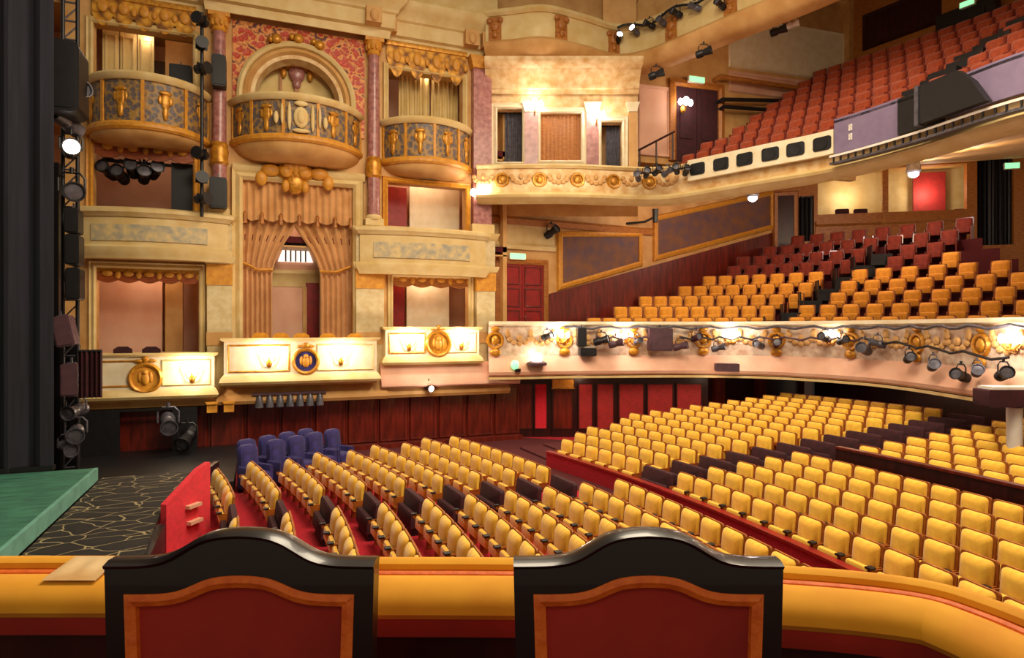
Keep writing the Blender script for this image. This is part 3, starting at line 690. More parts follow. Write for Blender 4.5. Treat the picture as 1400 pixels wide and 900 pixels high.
# peach curtains
a, b, zb, zt = o_big
Y0 = -.02
cb = MB().box(a, b, 1.5, 1.56, -1.75, 4.9); struct('wall_royal_box', cb, 'pink', FA)
def drape(label, ua, ub_fn, n):
    t = Thing('peach_drape', label, 'curtain', FA, (ua, .3, -1.7), 'peach curtains of the tall bay')
    t.part('cloth', MB().grid(lambda s, q: (ua+(ub_fn(q)-ua)*s, .3+.07*math.sin(2*PI*n*s), -1.6+(zt-.6+1.6)*q), n*8, 24), 'curtain')
    zt_ = FA.at(400, 371, .3)[1]; q = (zt_+1.6)/(zt-.6+1.6); ue = ub_fn(q)
    t.part('tie', MB().tube([(ua, .18, zt_+.22), ((ua+ue)/2, .14, zt_), (ue, .2, zt_+.02)], .05), 'gold', label='gilt tie-back cord')
zc = FA.at(400, 375, .3)[1]
def opn(q):
    z = -1.6+(zt+1.0)*q
    if z > zc: f = min(1, (z-zc)/(zt-1.35-zc)); return .55+.45*f**1.5
    return .55-.0*(zc-z)
mid = U(403, .3)
drape('left peach curtain tied back in the tall bay', a, lambda q: a+(mid-a)*opn(q)*1.02, 6)
drape('right peach curtain tied back in the tall bay', b, lambda q: b+(mid-b)*opn(q)*1.02, 6)
t = Thing('peach_pelmet', 'pleated peach pelmet with scalloped edge over the tall bay', 'pelmet', FA, (a, 0, zt-1))
zp = FA.at(404, 300, .05)[1]
t.part('cloth', MB().grid(lambda s, q: (a+(b-a)*s, .05+.045*math.sin(2*PI*16*s), zp-.12*abs(math.sin(PI*6*s))+(zt-zp+.12*abs(math.sin(PI*6*s)))*q), 128, 3), 'curtain')
for k in range(7):
    x = a+(b-a)*k/6; x = min(max(x, a+.06), b-.06)
    t.part('tassel', MB().lathe([(.02, zp+.16), (.06, zp+.1), (.05, zp), (.08, zp-.22)], (x, -.02, 0), 10), 'oak')
# room behind the peach curtains: doorcase with lit fanlight
u0, u1, z0, z1 = FA.rect(366, 392, 414, 462, 1.4)
t = Thing('doorcase', 'cream doorcase with glowing fanlight seen between the peach curtains', 'doorway', FA, (u0, 1.4, -1.75))
t.part('lintel', MB().sweep([(u0-.3, 1.5), (u1+.75, 1.5)], [(0, z1), (.1, z1), (.14, z1+.3), (.25, z1+.45), (.25, z1+.55), (0, z1+.6)]), 'cream')
t.part('leaf', MB().box(u0, u1, 1.42, 1.5, -1.75, z1), 'pink'); t.part('post', MB().box(u1, u1+.13, 1.36, 1.5, -1.75, z1), 'cream2')
zf = FA.at(400, 358, 1.4)[1]; zf2 = FA.at(400, 331, 1.4)[1]; uf0, uf1 = U(380, 1.4), U(428, 1.4)
t.part('fanlight', MB().ext([(uf0, zf), (uf1, zf), (uf1-.25, zf2), (uf0+.25, zf2)], 1.4, 1.46), 'glowdoor', label='glowing fanlight')
mb = MB()
for k in range(5): x = uf0+.25+(uf1-uf0-.5)*k/4; mb.box(x-.025, x+.025, 1.36, 1.4, zf, zf2)
t.part('glazing', mb, 'grey')
a2, b2, z2, z3 = FA.rect(418, 386, 434, 460, 1.38); struct('door_4', MB().box(a2, b2+.05, 1.38, 1.44, -1.75, z3), 'door_red', FA)
# dark corner under the first parapet
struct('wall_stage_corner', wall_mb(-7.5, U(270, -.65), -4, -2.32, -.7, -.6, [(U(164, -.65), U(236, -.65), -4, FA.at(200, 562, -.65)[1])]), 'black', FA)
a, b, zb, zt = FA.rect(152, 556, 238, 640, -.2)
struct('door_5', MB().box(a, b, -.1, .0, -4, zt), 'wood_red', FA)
# ---------------------------------------------------------------- lighting booms and loudspeakers at the stage side
BY = 18.4
BP = Pl((0, BY), 0)
def boom(px, z0, z1, label, w=0):
    u = BP.u(px, w); t = Thing('lighting_boom', label, 'boom', BP, (u, w, z0))
    t.part('pole', MB().cyl((u, w, 0), .045, z0, z1), 'black'); t.part('pole', MB().cyl((u+.3, w, 0), .045, z0, z1), 'black')
    mb = MB(); z = z0+.2
    while z < z1-.5: mb.tube([(u, w, z), (u+.3, w, z+.35)], .02, 6); mb.tube([(u, w, z), (u+.3, w, z)], .025, 6); z += .45
    t.part('lattice', mb, 'grey'); t.part('base', MB().box(u-.25, u+.55, w-.3, w+.3, z0, z0+.06), 'black')
boom(86, -4, 9.5, 'tall black lattice lighting boom beside the stage drape')
def spot(pl, px, py, w, label, k=1.0, yaw=0, pitch=-25, lit=False, m='black', group='stage spotlights'):
    u, z = pl.at(px, py, w); t = Thing('stage_spotlight', label, 'spotlight', pl, (u, w, z), group)
    X = Matrix.Translation((u, w, z)) @ Matrix.Rotation(math.radians(yaw), 4, 'Z') @ Matrix.Rotation(math.radians(pitch), 4, 'X') @ Matrix.Scale(k, 4)
    b = MB(); b.x = X; b.lathe([(.06, .26), (.12, .24), (.13, .05), (.1, 0), (.12, -.12), (.15, -.26), (.13, -.26), (.12, -.2)], n=14, ax='y'); t.part('body', b, m)
    b = MB(); b.x = X; b.lathe([(.01, -.235), (.12, -.225), (.12, -.2), (.01, -.2)], n=14, ax='y'); t.part('lens', b, 'bulb2' if lit else 'grey', label='glowing lens' if lit else None)
    b = MB(); b.x = Matrix.Translation((u, w, z)) @ Matrix.Scale(k, 4); b.tube([(-.17, 0, 0), (-.17, 0, .2), (-.1, 0, .28), (.1, 0, .28), (.17, 0, .2), (.17, 0, 0)], .018, 6).cyl((0, 0, 0), .03, .27, .36); t.part('yoke', b, m)
    return t
spot(BP, 97, 205, -.3, 'bright lit spotlight on the boom beside the stage drape', 1.35, 15, 0, True)
spot(BP, 92, 168, -.2, 'spotlight just above the bright lit one on the boom', 1.5, -30, -20, m='grey')
spot(BP, 102, 128, -.2, 'highest spotlight on the boom beneath the large black loudspeaker', 1.5, 40, -10, m='grey')
spot(BP, 98, 262, -.2, 'spotlight just below the bright lit one on the boom', 1.6, 20, 10)
spot(BP, 104, 562, -.4, 'grey spotlight low in the dark stage corner, topmost of three', 1.2, -20, 5, m='grey')
spot(BP, 104, 592, -.4, 'grey spotlight low in the dark stage corner, middle of three', 1.3, 10, 5, m='grey')
spot(BP, 92, 612, -.4, 'grey spotlight low in the dark stage corner, lowest of three', 1.1, 30, 10, m='grey')
def speaker(pl, x0, y0, x1, y1, w, label, dep=.6, m='black', r=.05, tilt=0, group='loudspeakers'):
    a, b, z0, z1 = pl.rect(x0, y0, x1, y1, w); t = Thing('loudspeaker', label, 'loudspeaker', pl, ((a+b)/2, w, z0), group)
    X = Matrix.Translation(((a+b)/2, w+dep/2, (z0+z1)/2)) @ Matrix.Rotation(math.radians(tilt), 4, 'Y'); hw, hz = (b-a)/2, (z1-z0)/2; r = min(r, hw*.4, hz*.4)
    mb = MB(); mb.x = X; mb.rbox(-hw, hw, -dep/2, dep/2, -hz, hz, r, 'y'); t.part('cabinet', mb, m)
    mb = MB(); mb.x = X; mb.rbox(-hw*.85, hw*.85, -dep/2-.02, -dep/2+.01, -hz*.9, hz*.9, r*.7, 'y'); t.part('grille', mb, 'black' if m == 'black' else m)
    mb = MB(); mb.x = X; mb.box(-.02, .02, -.02, .02, hz, hz+.14).box(-hw*.5, hw*.5, -.03, .03, hz, hz+.03); t.part('bracket', mb, 'grey')
    return t
speaker(BP, 46, 52, 108, 150, -1.15, 'large black loudspeaker high beside the stage drape', .9, r=.25)
for i, (y0, y1, x) in enumerate(((284, 318, 96), (320, 362, 97), (366, 410, 98))): speaker(BP, x-9, y0, x+11, y1, -.7, '%s black loudspeaker down the slim stack beside the lowest box tier' % ORD[i+1], .5, r=.12)
speaker(BP, 72, 432, 98, 474, -.9, 'plum-faced tilted loudspeaker above the black stage corner', .5, 'purple_box', tilt=-12)
speaker(BP, 82, 498, 106, 542, -1.0, 'plum-faced upright loudspeaker beside the dark striped cloth', .5, 'purple_box')
u0, u1, z0, z1 = BP.rect(107, 480, 140, 544, -1.0)
t = Thing('striped_cloth', 'dark plum cloth with vertical folds hanging beside the parapet', 'cloth', BP, (u0, -1, z0))
t.part('cloth', fold(u0, u1, z0, z1, -1.0, 5, .05), 'maroon'); t.part('batten', MB().cyl((0, -1, z1), .03, u0, u1, 'x'), 'black')
struct('wall_stage_masking', MB().box(BP.u(48, .9), BP.u(80, .9), .9, 1.1, -4, 4.2), 'black', BP)
mk = MB().box(BP.u(20), BP.u(122, -1.3), -1.5, -1.2, -4, BP.at(100, 645, -1.3)[1]+.0); struct('wall_stage_return', mk, 'black', BP)
bx = BP.rect(60, 478, 104, 655, -.2); struct('trim_5', MB().box(BP.u(40, .2), BP.u(106, .2), .2, .5, -4, BP.at(85, 472, .2)[1]), 'black', BP)
speaker(FA, 289, 74, 309, 117, -.75, 'black loudspeaker mounted halfway up the left marble column', .45, r=.1)
speaker(FA, 286, 242, 310, 284, -.75, 'black loudspeaker mounted at the foot of the left marble column', .45, r=.06)
speaker(FA, 231, 88, 262, 116, .45, 'black loudspeaker behind the rail of the balcony nearest the stage drape', .4, r=.05)
# black lighting bar down the edge of the first bay
u = U(276, -1.05); t = Thing('lighting_bar', 'black vertical lighting bar with lamps at the edge of the first box tier', 'lighting bar', FA, (u, -1.05, 3.4))
t.part('pole', MB().cyl((u, -1.05, 0), .05, 3.3, 9.3), 'black')
for i, z in enumerate((9.0, 8.3, 7.6, 5.1, 4.4, 3.8)): mb = MB(); mb.x = Matrix.Translation((u, -1.2, z)) @ Matrix.Rotation(math.radians(40*(i % 3)-30), 4, 'Z'); mb.lathe([(.05, .2), (.13, .18), (.14, -.1), (.18, -.25), (.16, -.25)], n=12, ax='y').box(-.16, .16, -.02, .02, -.14, .14); t.part('lamp', mb, 'black')
# cluster of dark lamps inside the lighting opening, and a black screen
a, b, zb, zt = FA.rect(237, 224, 266, 292, .3); solo('black_screen', 'black screen at the side of the dark lighting opening', 'screen', MB().box(a, b, .3, .4, 3.05, zt).box(a-.05, a, .25, .42, 3.05, zt), 'black', FA, (a, .3, 3.05))
for i, (px, py) in enumerate(((148, 234), (165, 240), (181, 232), (197, 240), (212, 234))): spot(FA, px, py, .3, '%s dark lamp of the cluster in the lighting opening, from the stage side' % ORD[i+1], 1.35, -20+10*i, -15, group='lamp cluster in the lighting opening')
solo('lamp_rail', 'black horizontal bar holding the lamp cluster in the lighting opening', 'bar', MB().cyl((0, .3, FA.at(180, 222, .3)[1]), .05, U(140, .3), U(236, .3), 'x'), 'black', FA, (U(140), .3, 5.0))
spot(FA, 230, 578, -1.05, 'lone grey lamp against the dark corner under the first parapet', 1.6, 10, 15, m='grey')
spot(FA, 256, 598, -1.05, 'second lamp in the dark corner, beside the mahogany panelling', 1.5, -20, 25)
u, z = FA.at(586, 530, -.75)
spot(FA, 586, 530, -.75, 'small lit spotlight under the smaller parapet, over the mahogany wall', .8, 15, 10, True); lamp((u, -1.2, z), 12, (1, .9, .8), .06, FA)
u0, u1, z0, z1 = FA.rect(345, 536, 446, 554, -.75)
t = Thing('lamp_batten', 'plum-coloured batten of lamps under the longest parapet', 'lighting bar', FA, (u0, -.75, z0))
t.part('bar', MB().box(u0, u1, -.8, -.7, z1-.08, z1), 'purple_box')
for k in range(7): x = u0+.2+(u1-u0-.4)*k/6; t.part('lamp', MB().lathe([(.05, z1-.08), (.1, z1-.16), (.13, z0-.04)], (x, -.75, 0), 10), 'grey')

# ---------------------------------------------------------------- turned corner bay with three openings (flat to the lens)
KD = 23.4
K = Pl(pd(700, KD), -TH)
kr = lambda x0, y0, x1, y1, w=0: K.rect(x0, y0, x1, y1, w)
h1, h2, h3 = kr(680, 150, 714, 222), kr(739, 156, 794, 220), kr(822, 168, 850, 232)
struct('wall_corner', wall_mb(K.u(664), K.u(872), 5.0, 9.9, 0, .3, [h1, h2, h3]), 'ornate', K)
struct('wall_corner_upper', MB().box(K.u(826), K.u(872), .3, .5, 9.9, 13.5), 'cream2', K)
struct('wall_corner_back', MB().box(K.u(660), K.u(880), 1.1, 1.2, 4.3, 12.8), 'cream2', K)
def surround(r, label): solo('opening_surround', label, 'moulding', frame_mb(*r, [(0, -.005), (0, -.08), (.05, -.14), (.14, -.08), (.2, -.12), (.24, -.03), (.24, -.005)]), 'pale', K, (r[0], 0, r[2]), 'moulded surrounds of the corner bay')
surround(h1, 'cream surround of the narrow opening left of the corner bay lights'); surround(h2, 'cream surround around the golden brown panel of the corner bay'); surround(h3, 'cream surround of the narrow opening right of the corner bay lights')
solo('brown_hanging', 'golden brown hanging filling the middle corner opening', 'hanging', MB().grid(lambda s, q: (h2[0]+(h2[1]-h2[0])*s, .12+.015*math.sin(20*PI*s), h2[2]+(h2[3]-h2[2])*q), 80, 2), 'oak', K, (h2[0], .12, h2[2]))
for h, lab in ((h1, 'grey half-drawn curtain in the opening left of the brown hanging'), (h3, 'grey half-drawn curtain in the opening right of the brown hanging')):
    a = h[0]+(h[1]-h[0])*.3; t = Thing('grey_curtain', lab, 'curtain', K, (a, .4, h[2]), 'grey curtains of the corner bay')
    t.part('cloth', MB().grid(lambda s, q: (a+(h[1]-a)*s, .4+.04*math.sin(8*PI*s), h[2]-.3+(h[3]-h[2]+.3)*q), 48, 2), 'grey'); t.part('rail', MB().cyl((0, .4, h[3]), .03, h[0], h[1], 'x'), 'black')
for i, (x0, x1) in enumerate(((716, 737), (800, 820), (858, 872))):
    a, b = K.u(x0, -.12), K.u(x1, -.12); t = Thing('marble_pilaster', ['pink marble pilaster left of the golden brown hanging', 'pink marble pilaster right of the golden brown hanging', 'brown pilaster ending the corner bay'][i], 'pilaster', K, (a, -.12, 5.2))
    t.part('shaft', MB().box(a+.04, b-.04, -.16, 0, 5.5, 7.9), 'marble' if i < 2 else 'cream2'); t.part('base', MB().box(a, b, -.2, 0, 5.1, 5.5), 'cream'); t.part('capital', MB().ext([(a+.04, 7.85), (b-.04, 7.85), (b+.06, 8.2), (a-.06, 8.2)], -.2, 0), 'pale')
for i, px in enumerate((694, 764, 836)):
    mb = MB(); u, z = K.at(px, 120 if i == 1 else 116, -.08)
    for q in range(-2, 3) if i == 1 else (0,): mb.ell((u+q*.42, -.08, z-.05*abs(q)), (.24, .06, .14)).ell((u+q*.42+.2, -.07, z-.1), (.14, .05, .1)).ell((u+q*.42-.2, -.07, z-.08), (.14, .05, .1))
    solo('plaster_garland', 'blue grey garland relief above the %s of the corner bay' % ('narrow first opening', 'golden brown hanging', 'narrow last opening')[i], 'relief', mb, 'frieze', K, (u, -.08, z), 'garland reliefs of the corner bay')
def lantern(px, py, w, label, e, pl):
    u, z = pl.at(px, py, w); t = Thing('wall_sconce', label, 'wall light', pl, (u, w, z), 'sconces on the parapets')
    t.part('bracket', MB().tube([(u, w+.25, z-.3), (u, w+.05, z-.36), (u, w, z-.2)], .03).ell((u, w+.24, z-.25), (.1, .05, .16)), 'gold')
    t.part('bulb', MB().ell((u, w, z), (.12, .12, .17)), 'bulb2'); [t.part('bulb', MB().ell((u+q, w+.03, z-.04), (.09, .09, .13)), 'bulb2') for q in (-.22, .22)]; lamp((u, w-.35, z), e, (1, .86, .72), .15, pl)
lantern(731, 141, -.3, 'brilliant wall light left of the golden brown hanging', 36, K); lantern(816, 155, -.3, 'brilliant wall light right of the golden brown hanging', 36, K)
lantern(655, 262, -.5, 'brilliant wall light at the foot of the broad pink pilaster', 45, FA)

# grand circle front: sweeps from the corner bay round to the near side
GZ = 5.75
gp = spline([pd(652, 22.6), pd(700, 22.5), pd(780, 22.5), pd(850, 22.8), pd(900, 22.9), pd(945, 22.3), pd(1040, 20.5), pd(1145, 18.8), pd(1260, 16.6), pd(1400, 14.2), pd(1560, 12.6)], 6)
t = Thing('grand_circle_front', 'ornate cream upper circle front curving from corner bay to the near side', 'balcony', W, (*gp[0], 4.4))
t.part('front', MB().sweep(gp, [(-.25, 4.7), (0, 4.72), (.08, 4.95), (.02, 5.35), (0, GZ-.12), (-.25, GZ-.12)]), 'ornate')
t.part('rail', MB().sweep(gp, [(-.25, GZ-.14), (.06, GZ-.14), (.14, GZ-.06), (.1, GZ), (-.25, GZ)]), 'cream')
t.part('lower_moulding', MB().sweep(gp, [(-.3, 4.42), (-.05, 4.44), (.05, 4.5), (.2, 4.58), (.24, 4.66), (.12, 4.76), (-.3, 4.76)]), 'cream')
for k in range(11):
    f = .012+.034*k; mb = MB(); mb.x = on(gp, f, 5.2, .06)
    if k % 2: mb.lathe([(.17, 0), (.19, -.06), (.24, -.07), (.27, 0)], (0, 0, 0), 18, 'y').ell((0, -.02, 0), (.12, .06, .14))
    else:
        for q in range(7): A = PI+PI*q/6; mb.ell((.32*math.cos(A), -.03, .12+.22*math.sin(A)), (.09, .05, .08), 8, 5)
        mb.ell((0, -.02, .12), (.08, .05, .1), 8, 5)
    t.part('relief', mb, 'gold' if k % 2 else 'cream2')
for i, (px, py) in enumerate(((742, 246), (800, 246))): u, z = CAM.at(px, py, 22.0); lamp((u, 21.7, z), 14, (1, .88, .74), .1, CAM)
# black-holed cream boxes fixed along the front
def seg(px0, px1): 
    def fr(px):
        best, bf = 9, 0
        for k in range(401):
            (x, y), _ = along(gp, k/400); d = ST*x+CT*y; l = CT*x-ST*y; e = abs(700+FPX*l/d-px)
            if e < best: best, bf = e, k/400
        return bf
    return fr(px0), fr(px1)
f0, f1 = seg(945, 1146)
Q = [along(gp, f0+(f1-f0)*k/40)[0] for k in range(41)]
t = Thing('lamp_housing', 'cream housing with six black openings along the upper circle front', 'lamp housing', W, (*Q[0], 4.7))
t.part('board', MB().sweep(Q, [(.15, 5.08), (.3, 5.08), (.3, 5.78), (.15, 5.78)]), 'pale')
fq = [seg(px, px)[0] for px in (960, 992, 1024, 1058, 1094, 1131)]
for f in fq:
    mb = MB(); mb.x = on(gp, f, 5.43, .31); mb.rbox(-.27, .27, -.02, .02, -.2, .2, .08, 'y'); o = t.part('opening', mb, 'black', label='black opening')
    mb = MB(); mb.x = on(gp, f, 5.43, .31); mb.lathe([(.1, -.03), (.17, -.035), (.17, -.02), (.1, -.02)], n=16, ax='y'); t.part('lens_ring', mb, 'black', o)
def board(px0, px1, z0, z1, label, m, name='hung_board', out=.32, extra=None):
    a, b = seg(px0, px1); Q = [along(gp, a+(b-a)*k/16)[0] for k in range(17)]; t = Thing(name, label, 'board', W, (*Q[0], z0))
    t.part('board', MB().sweep(Q, [(out-.12, z0), (out, z0), (out, z1), (out-.12, z1)]), m); t.part('batten', MB().sweep(Q, [(.1, z1-.12), (out, z1-.12), (out, z1-.05), (.1, z1-.05)]), 'black')
    if extra:
        for z in extra: mb = MB(); mb.x = on(gp, a+(b-a)*.26, z, out+.01); mb.box(-.05, -.012, -.012, .01, -.09, .09).box(.012, .05, -.012, .01, -.09, .09).box(-.05, .05, -.012, .01, -.015, .015).box(-.05, .0, -.012, .01, .06, .09); t.part('marking', mb, 'white', label='small pale marking')
board(1149, 1241, 5.04, 6.05, 'mauve board with two small pale marks on the upper circle front', 'mauve', extra=(5.68, 5.42))
board(1243, 1308, 5.04, 5.98, 'black equipment case between the two mauve boards', 'black', 'equipment_case', .45)
board(1309, 1490, 5.12, 6.02, 'larger mauve board nearest the edge of the picture', 'mauve')
a, b = seg(1310, 1368); (x, y), h = along(gp, (a+b)/2)
mb = MB(); mb.x = on(gp, a+(b-a)*.5, 5.54, .52); mb.ext([(-1.0, -.48), (.75, -.48), (.4, .1), (.05, .46), (-1.0, .46)], -.2, .0); 
t = Thing('black_loudspeaker', 'black curved loudspeaker in front of the larger mauve board', 'loudspeaker', W, (x, y, 4.8)); t.part('cabinet', mb, 'black')
mb = MB(); mb.x = on(gp, a+(b-a)*.5, 5.54, .52); mb.box(-1.06, -.98, -.24, -.0, -.5, .48); t.part('frame', mb, 'grey')
a, b = seg(1150, 1500); Q = [along(gp, a+(b-a)*k/30)[0] for k in range(31)]
t = Thing('cable_tray', 'metal cable tray running below the mauve boards', 'cable tray', W, (*Q[0], 4.4))
t.part('tray', MB().sweep(Q, [(.26, 4.72), (.55, 4.70), (.55, 4.76), (.26, 4.78)]), 'grey'); t.part('rail', MB().sweep(Q, [(.5, 4.9), (.56, 4.9), (.56, 4.96), (.5, 4.96)]), 'white')
for k in range(26): mb = MB(); mb.x = on(gp, a+(b-a)*(k+.5)/26, 4.83, .53); mb.box(-.02, .02, -.02, .02, -.1, .12); t.part('bracket', mb, 'black')
def gspot(i, px, py, d, lab, lit=False, k=1.0): spot(CAM, px, py, d, lab, k, -20+17*(i % 4), -20, lit, 'black' if i % 3 else 'grey')
for i, (px, py) in enumerate(((872, 242), (884, 237), (898, 234), (912, 236), (925, 232), (938, 234))): gspot(i, px, py, 22.0, '%s spotlight on the bar left of the black-holed housing' % ORD[i+1], False, .8)
solo('spot_bar', 'dark pipe holding spotlights left of the black-holed housing', 'bar', MB().tube([(*pd(868, 22.1), 5.35), (*pd(905, 22.2), 5.4), (*pd(944, 21.6), 5.45)], .035), 'black', base=(*pd(868, 22.1), 5.35))
# soffit of the grand circle, rising to the back
def sofit(path, back, z0, zz, m, name, thick=.15):
    mb = MB(); n_ = len(path); vs = []
    for i, ((x, y), (bx, by)) in enumerate(zip(path, back)):
        z1 = zz(i) if callable(zz) else zz; vs += [(x, y, z0), (bx, by, z1), (bx, by, z1+thick), (x, y, z0+thick)]
    mb.add(vs, [(i*4+j, i*4+(j+1) % 4, i*4+4+(j+1) % 4, i*4+4+j) for i in range(n_-1) for j in range(4)]); struct(name, mb, m)
bk_pts = spline([pd(648, 24.4), pd(720, 24.6), pd(790, 25.0), pd(860, 26), pd(905, 27.4), pd(960, 28.6), pd(1060, 30.7), pd(1150, 30.1), pd(1260, 29.3), pd(1400, 28.2), pd(1560, 27)], 6)
sofit(gp, bk_pts, 4.5, lambda i: 4.8+2.7*min(1, max(0, (i-18)/10)), 'cream2', 'ceiling_under_circle')
# ---------------------------------------------------------------- royal circle: front, wall of the stalls beneath, seats, side and rear walls
rp = spline([pd(668, 22.6), pd(700, 22.7), pd(760, 23.2), pd(820, 23.4), pd(890, 23.6), pd(960, 23.6), pd(1030, 23.2), pd(1100, 22.1), pd(1180, 20.4), pd(1250, 18.5), pd(1350, 15.6), pd(1400, 14.5), pd(1520, 12.6), pd(1700, 11)], 6)
rf = lambda px: min(((abs(700+FPX*(CT*x-ST*y)/(ST*x+CT*y)-px), k/500) for k in range(501) for (x, y) in [along(rp, k/500)[0]]))[1]
t = Thing('royal_circle_front', 'long cream circle front with gilt relief and pink ledge above the red wall', 'balcony', W, (*rp[0], -1.7))
t.part('front', MB().sweep(rp, [(-.3, -1.0), (-.02, -1.0), (.05, -.6), (0, -.1), (0, .12), (-.3, .12)]), 'ornate2')
t.part('rail', MB().sweep(rp, [(-.3, .1), (.05, .1), (.12, .16), (.1, .26), (-.3, .28)]), 'pale')
t.part('ledge', MB().sweep(rp, [(-.3, -1.62), (.22, -1.66), (.3, -1.6), (.32, -1.5), (.26, -1.42), (.06, -1.05), (0, -.96), (-.3, -.96)]), 'pink', label='pink cove under the front')
t.part('beading', MB().sweep(rp, [(.25, -1.76), (.3, -1.76), (.3, -1.68), (.25, -1.68)]), 'cream')
for k in range(26):
    f = .01+.037*k
    if f > .97: break
    mb = MB(); mb.x = on(rp, f, -.4, .04)
    if k % 3 == 0:
        mb.lathe([(.2, 0), (.22, -.07), (.28, -.08), (.32, 0)], (0, 0, 0), 18, 'y').ell((0, -.03, 0), (.14, .08, .18)).ell((0, -.04, .4), (.16, .06, .1)).ell((0, -.05, -.42), (.2, .08, .14))
    else:
        for q in range(7): A = PI+PI*q/6; mb.ell((.42*math.cos(A), -.03, .2+.32*math.sin(A)), (.11, .06, .09), 8, 5)
        for s in (1, -1): mb.ell((s*.45, -.04, .25), (.08, .06, .16), 8, 5)
        mb.ell((0, -.04, .08), (.12, .07, .12), 8, 5)
    t.part('relief', mb, 'gold' if k % 3 == 0 else 'cream2')
for i, (px, e) in enumerate(((765, 60), (852, 60), (1000, 64), (1140, 34), (1392, 60))):
    f = rf(px); mb = MB(); mb.x = on(rp, f, -.22, .2); X = mb.x
    (x, y), h = along(rp, f); s = Thing('wall_sconce', 'lit sconce on the long circle front, %s from the red panelled door' % ORD[i+1], 'wall light', W, (x, y, -.3), 'sconces on the parapets')
    [s.part('bulb', (lambda m2: (setattr(m2, 'x', X), m2.ell((q, .02*abs(q), .05-.2*abs(q)), (.1-.1*abs(q), .1-.1*abs(q), .15-.15*abs(q))))[1])(MB()), 'bulb') for q in (-.24, 0, .24)]
    mb = MB(); mb.x = X; mb.tube([(-.24, .02, -.1), (-.12, 0, -.24), (0, .15, -.3), (.12, 0, -.24), (.24, .02, -.1)], .025).tube([(0, .2, -.3), (0, 0, -.25), (0, 0, -.1)], .025); s.part('arm', mb, 'gold')
    p = X @ Vector((0, -.35, .05)); lamp(p, e, (1, .86, .74), .12)
# lamps, boxes and cables along the front
fr_pl = lambda px, o: (lambda m: Pl((m.translation.x, m.translation.y), math.atan2(m[1][0], m[0][0])))(on(rp, rf(px), 0, o))
def fspot(px, py, lab, k=1.2, m='black', lit=False, yaw=0, o=.42): p = fr_pl(px, o); spot(p, px, py, 0, lab, k*.78, yaw, -15, lit, m, 'spotlights on the long circle front')
for i, (px, py, k, m, yw) in enumerate(((748, 460, 1.1, 'black', 30), (822, 466, 1.4, 'black', 60), (842, 470, 1.3, 'purple_box', 70), (872, 467, 1.0, 'grey', 10), (930, 474, 1.3, 'purple_box', 60), (952, 462, 1.2, 'maroon', 20), (982, 476, 1.2, 'grey', 70), (1038, 472, 1.2, 'grey', -20), (1062, 470, 1.2, 'maroon', 20), (1128, 462, 1.2, 'black', 0), (1152, 466, 1.1, 'black', 60), (1182, 478, 1.5, 'grey', 20), (1200, 470, 1.2, 'grey', -40), (1243, 490, 1.2, 'black', 65), (1276, 500, 1.3, 'grey', 65), (1314, 514, 1.3, 'black', 30), (1336, 508, 1.2, 'grey', 60), (1372, 512, 1.3, 'black', 70))):
    fspot(px, py, '%s spotlight hung along the long circle front, counting from the red panelled door' % ORD[i+1], k, m, False, yw)
for i, (x0, x1) in enumerate(((812, 900), (925, 1040), (1040, 1190), (1190, 1400))):
    fa, fb = rf(x0), rf(x1); mb = MB(); pts = []
    for k in range(13): (X, Y), h = along(rp, fa+(fb-fa)*k/12); pts.append((X+.36*math.sin(h), Y-.36*math.cos(h), -.28-.05*(k % 3)+(0 if i < 3 else -.03*k)))
    solo('spot_bar', '%s length of dark lamp bar along the long circle front' % ORD[i+1], 'bar', mb.tube(pts, .035), 'black' if i % 2 else 'purple_box', base=pts[0], group='lamp bars of the circle front')
pts = [(X+.2*math.sin(h), Y-.2*math.cos(h), .05+.05*math.sin(k*1.7)) for k in range(60) for (X, Y), h in [along(rp, .12+.86*k/59)]]
solo('cable', 'grey cables looped along the top of the long circle front', 'cable', MB().tube(pts, .045, 6), 'grey', base=pts[0])
p = fr_pl(800, .4); speaker(p, 790, 449, 802, 474, 0, 'slim black loudspeaker on the circle front near its first lit sconces', .3)
p = fr_pl(905, .4); speaker(p, 888, 449, 920, 480, 0, 'square plum box fixed on the circle front between two lit sconces', .4, 'purple_box')
p = fr_pl(994, .5); a, b, z0, z1 = p.rect(978, 497, 1010, 508, -.1); solo('projector', 'dark projector on the ledge above the dark wooden recess', 'projector', MB().rbox(a, b, -.3, .2, z0, z1, .04, 'y').lathe([(.05, -.3), (.05, -.36)], (a+.2, 0, (z0+z1)/2), 12, 'y'), 'purple_box', p, (a, 0, z0))
p = fr_pl(806, .25); a, b, z0, z1 = p.rect(792, 476, 814, 487, 0); solo('projector', 'small dark projector below the slim black loudspeaker on the circle front', 'projector', MB().rbox(a, b, -.2, .2, z0, z1, .04, 'y').lathe([(.05, -.2), (.05, -.26)], (a+.15, 0, (z0+z1)/2), 12, 'y'), 'black', p, (a, 0, z0))
p = fr_pl(735, .35); u, z = p.at(734, 490, 0)
t = Thing('dome_lamp', 'glowing white dome lamp on a dark base on the ledge near the red door', 'lamp', p, (u, 0, z-.3)); t.part('dome', MB().ell((u, 0, z), (.2, .2, .2)), 'bulb'); t.part('base', MB().lathe([(.34, z-.25), (.36, z-.16), (.24, z-.1)], (u, 0, 0), 16), 'purple_box')
p = fr_pl(704, .35); u, z = p.at(704, 499, 0)
t = Thing('small_lamp', 'small pale green lamp on the ledge below the box wall end', 'lamp', p, (u, 0, z-.2)); t.part('globe', MB().ell((u, 0, z), (.15, .15, .17)), 'exit'); t.part('base', MB().lathe([(.1, z-.25), (.12, z-.14)], (u+.1, 0, 0), 12), 'black')

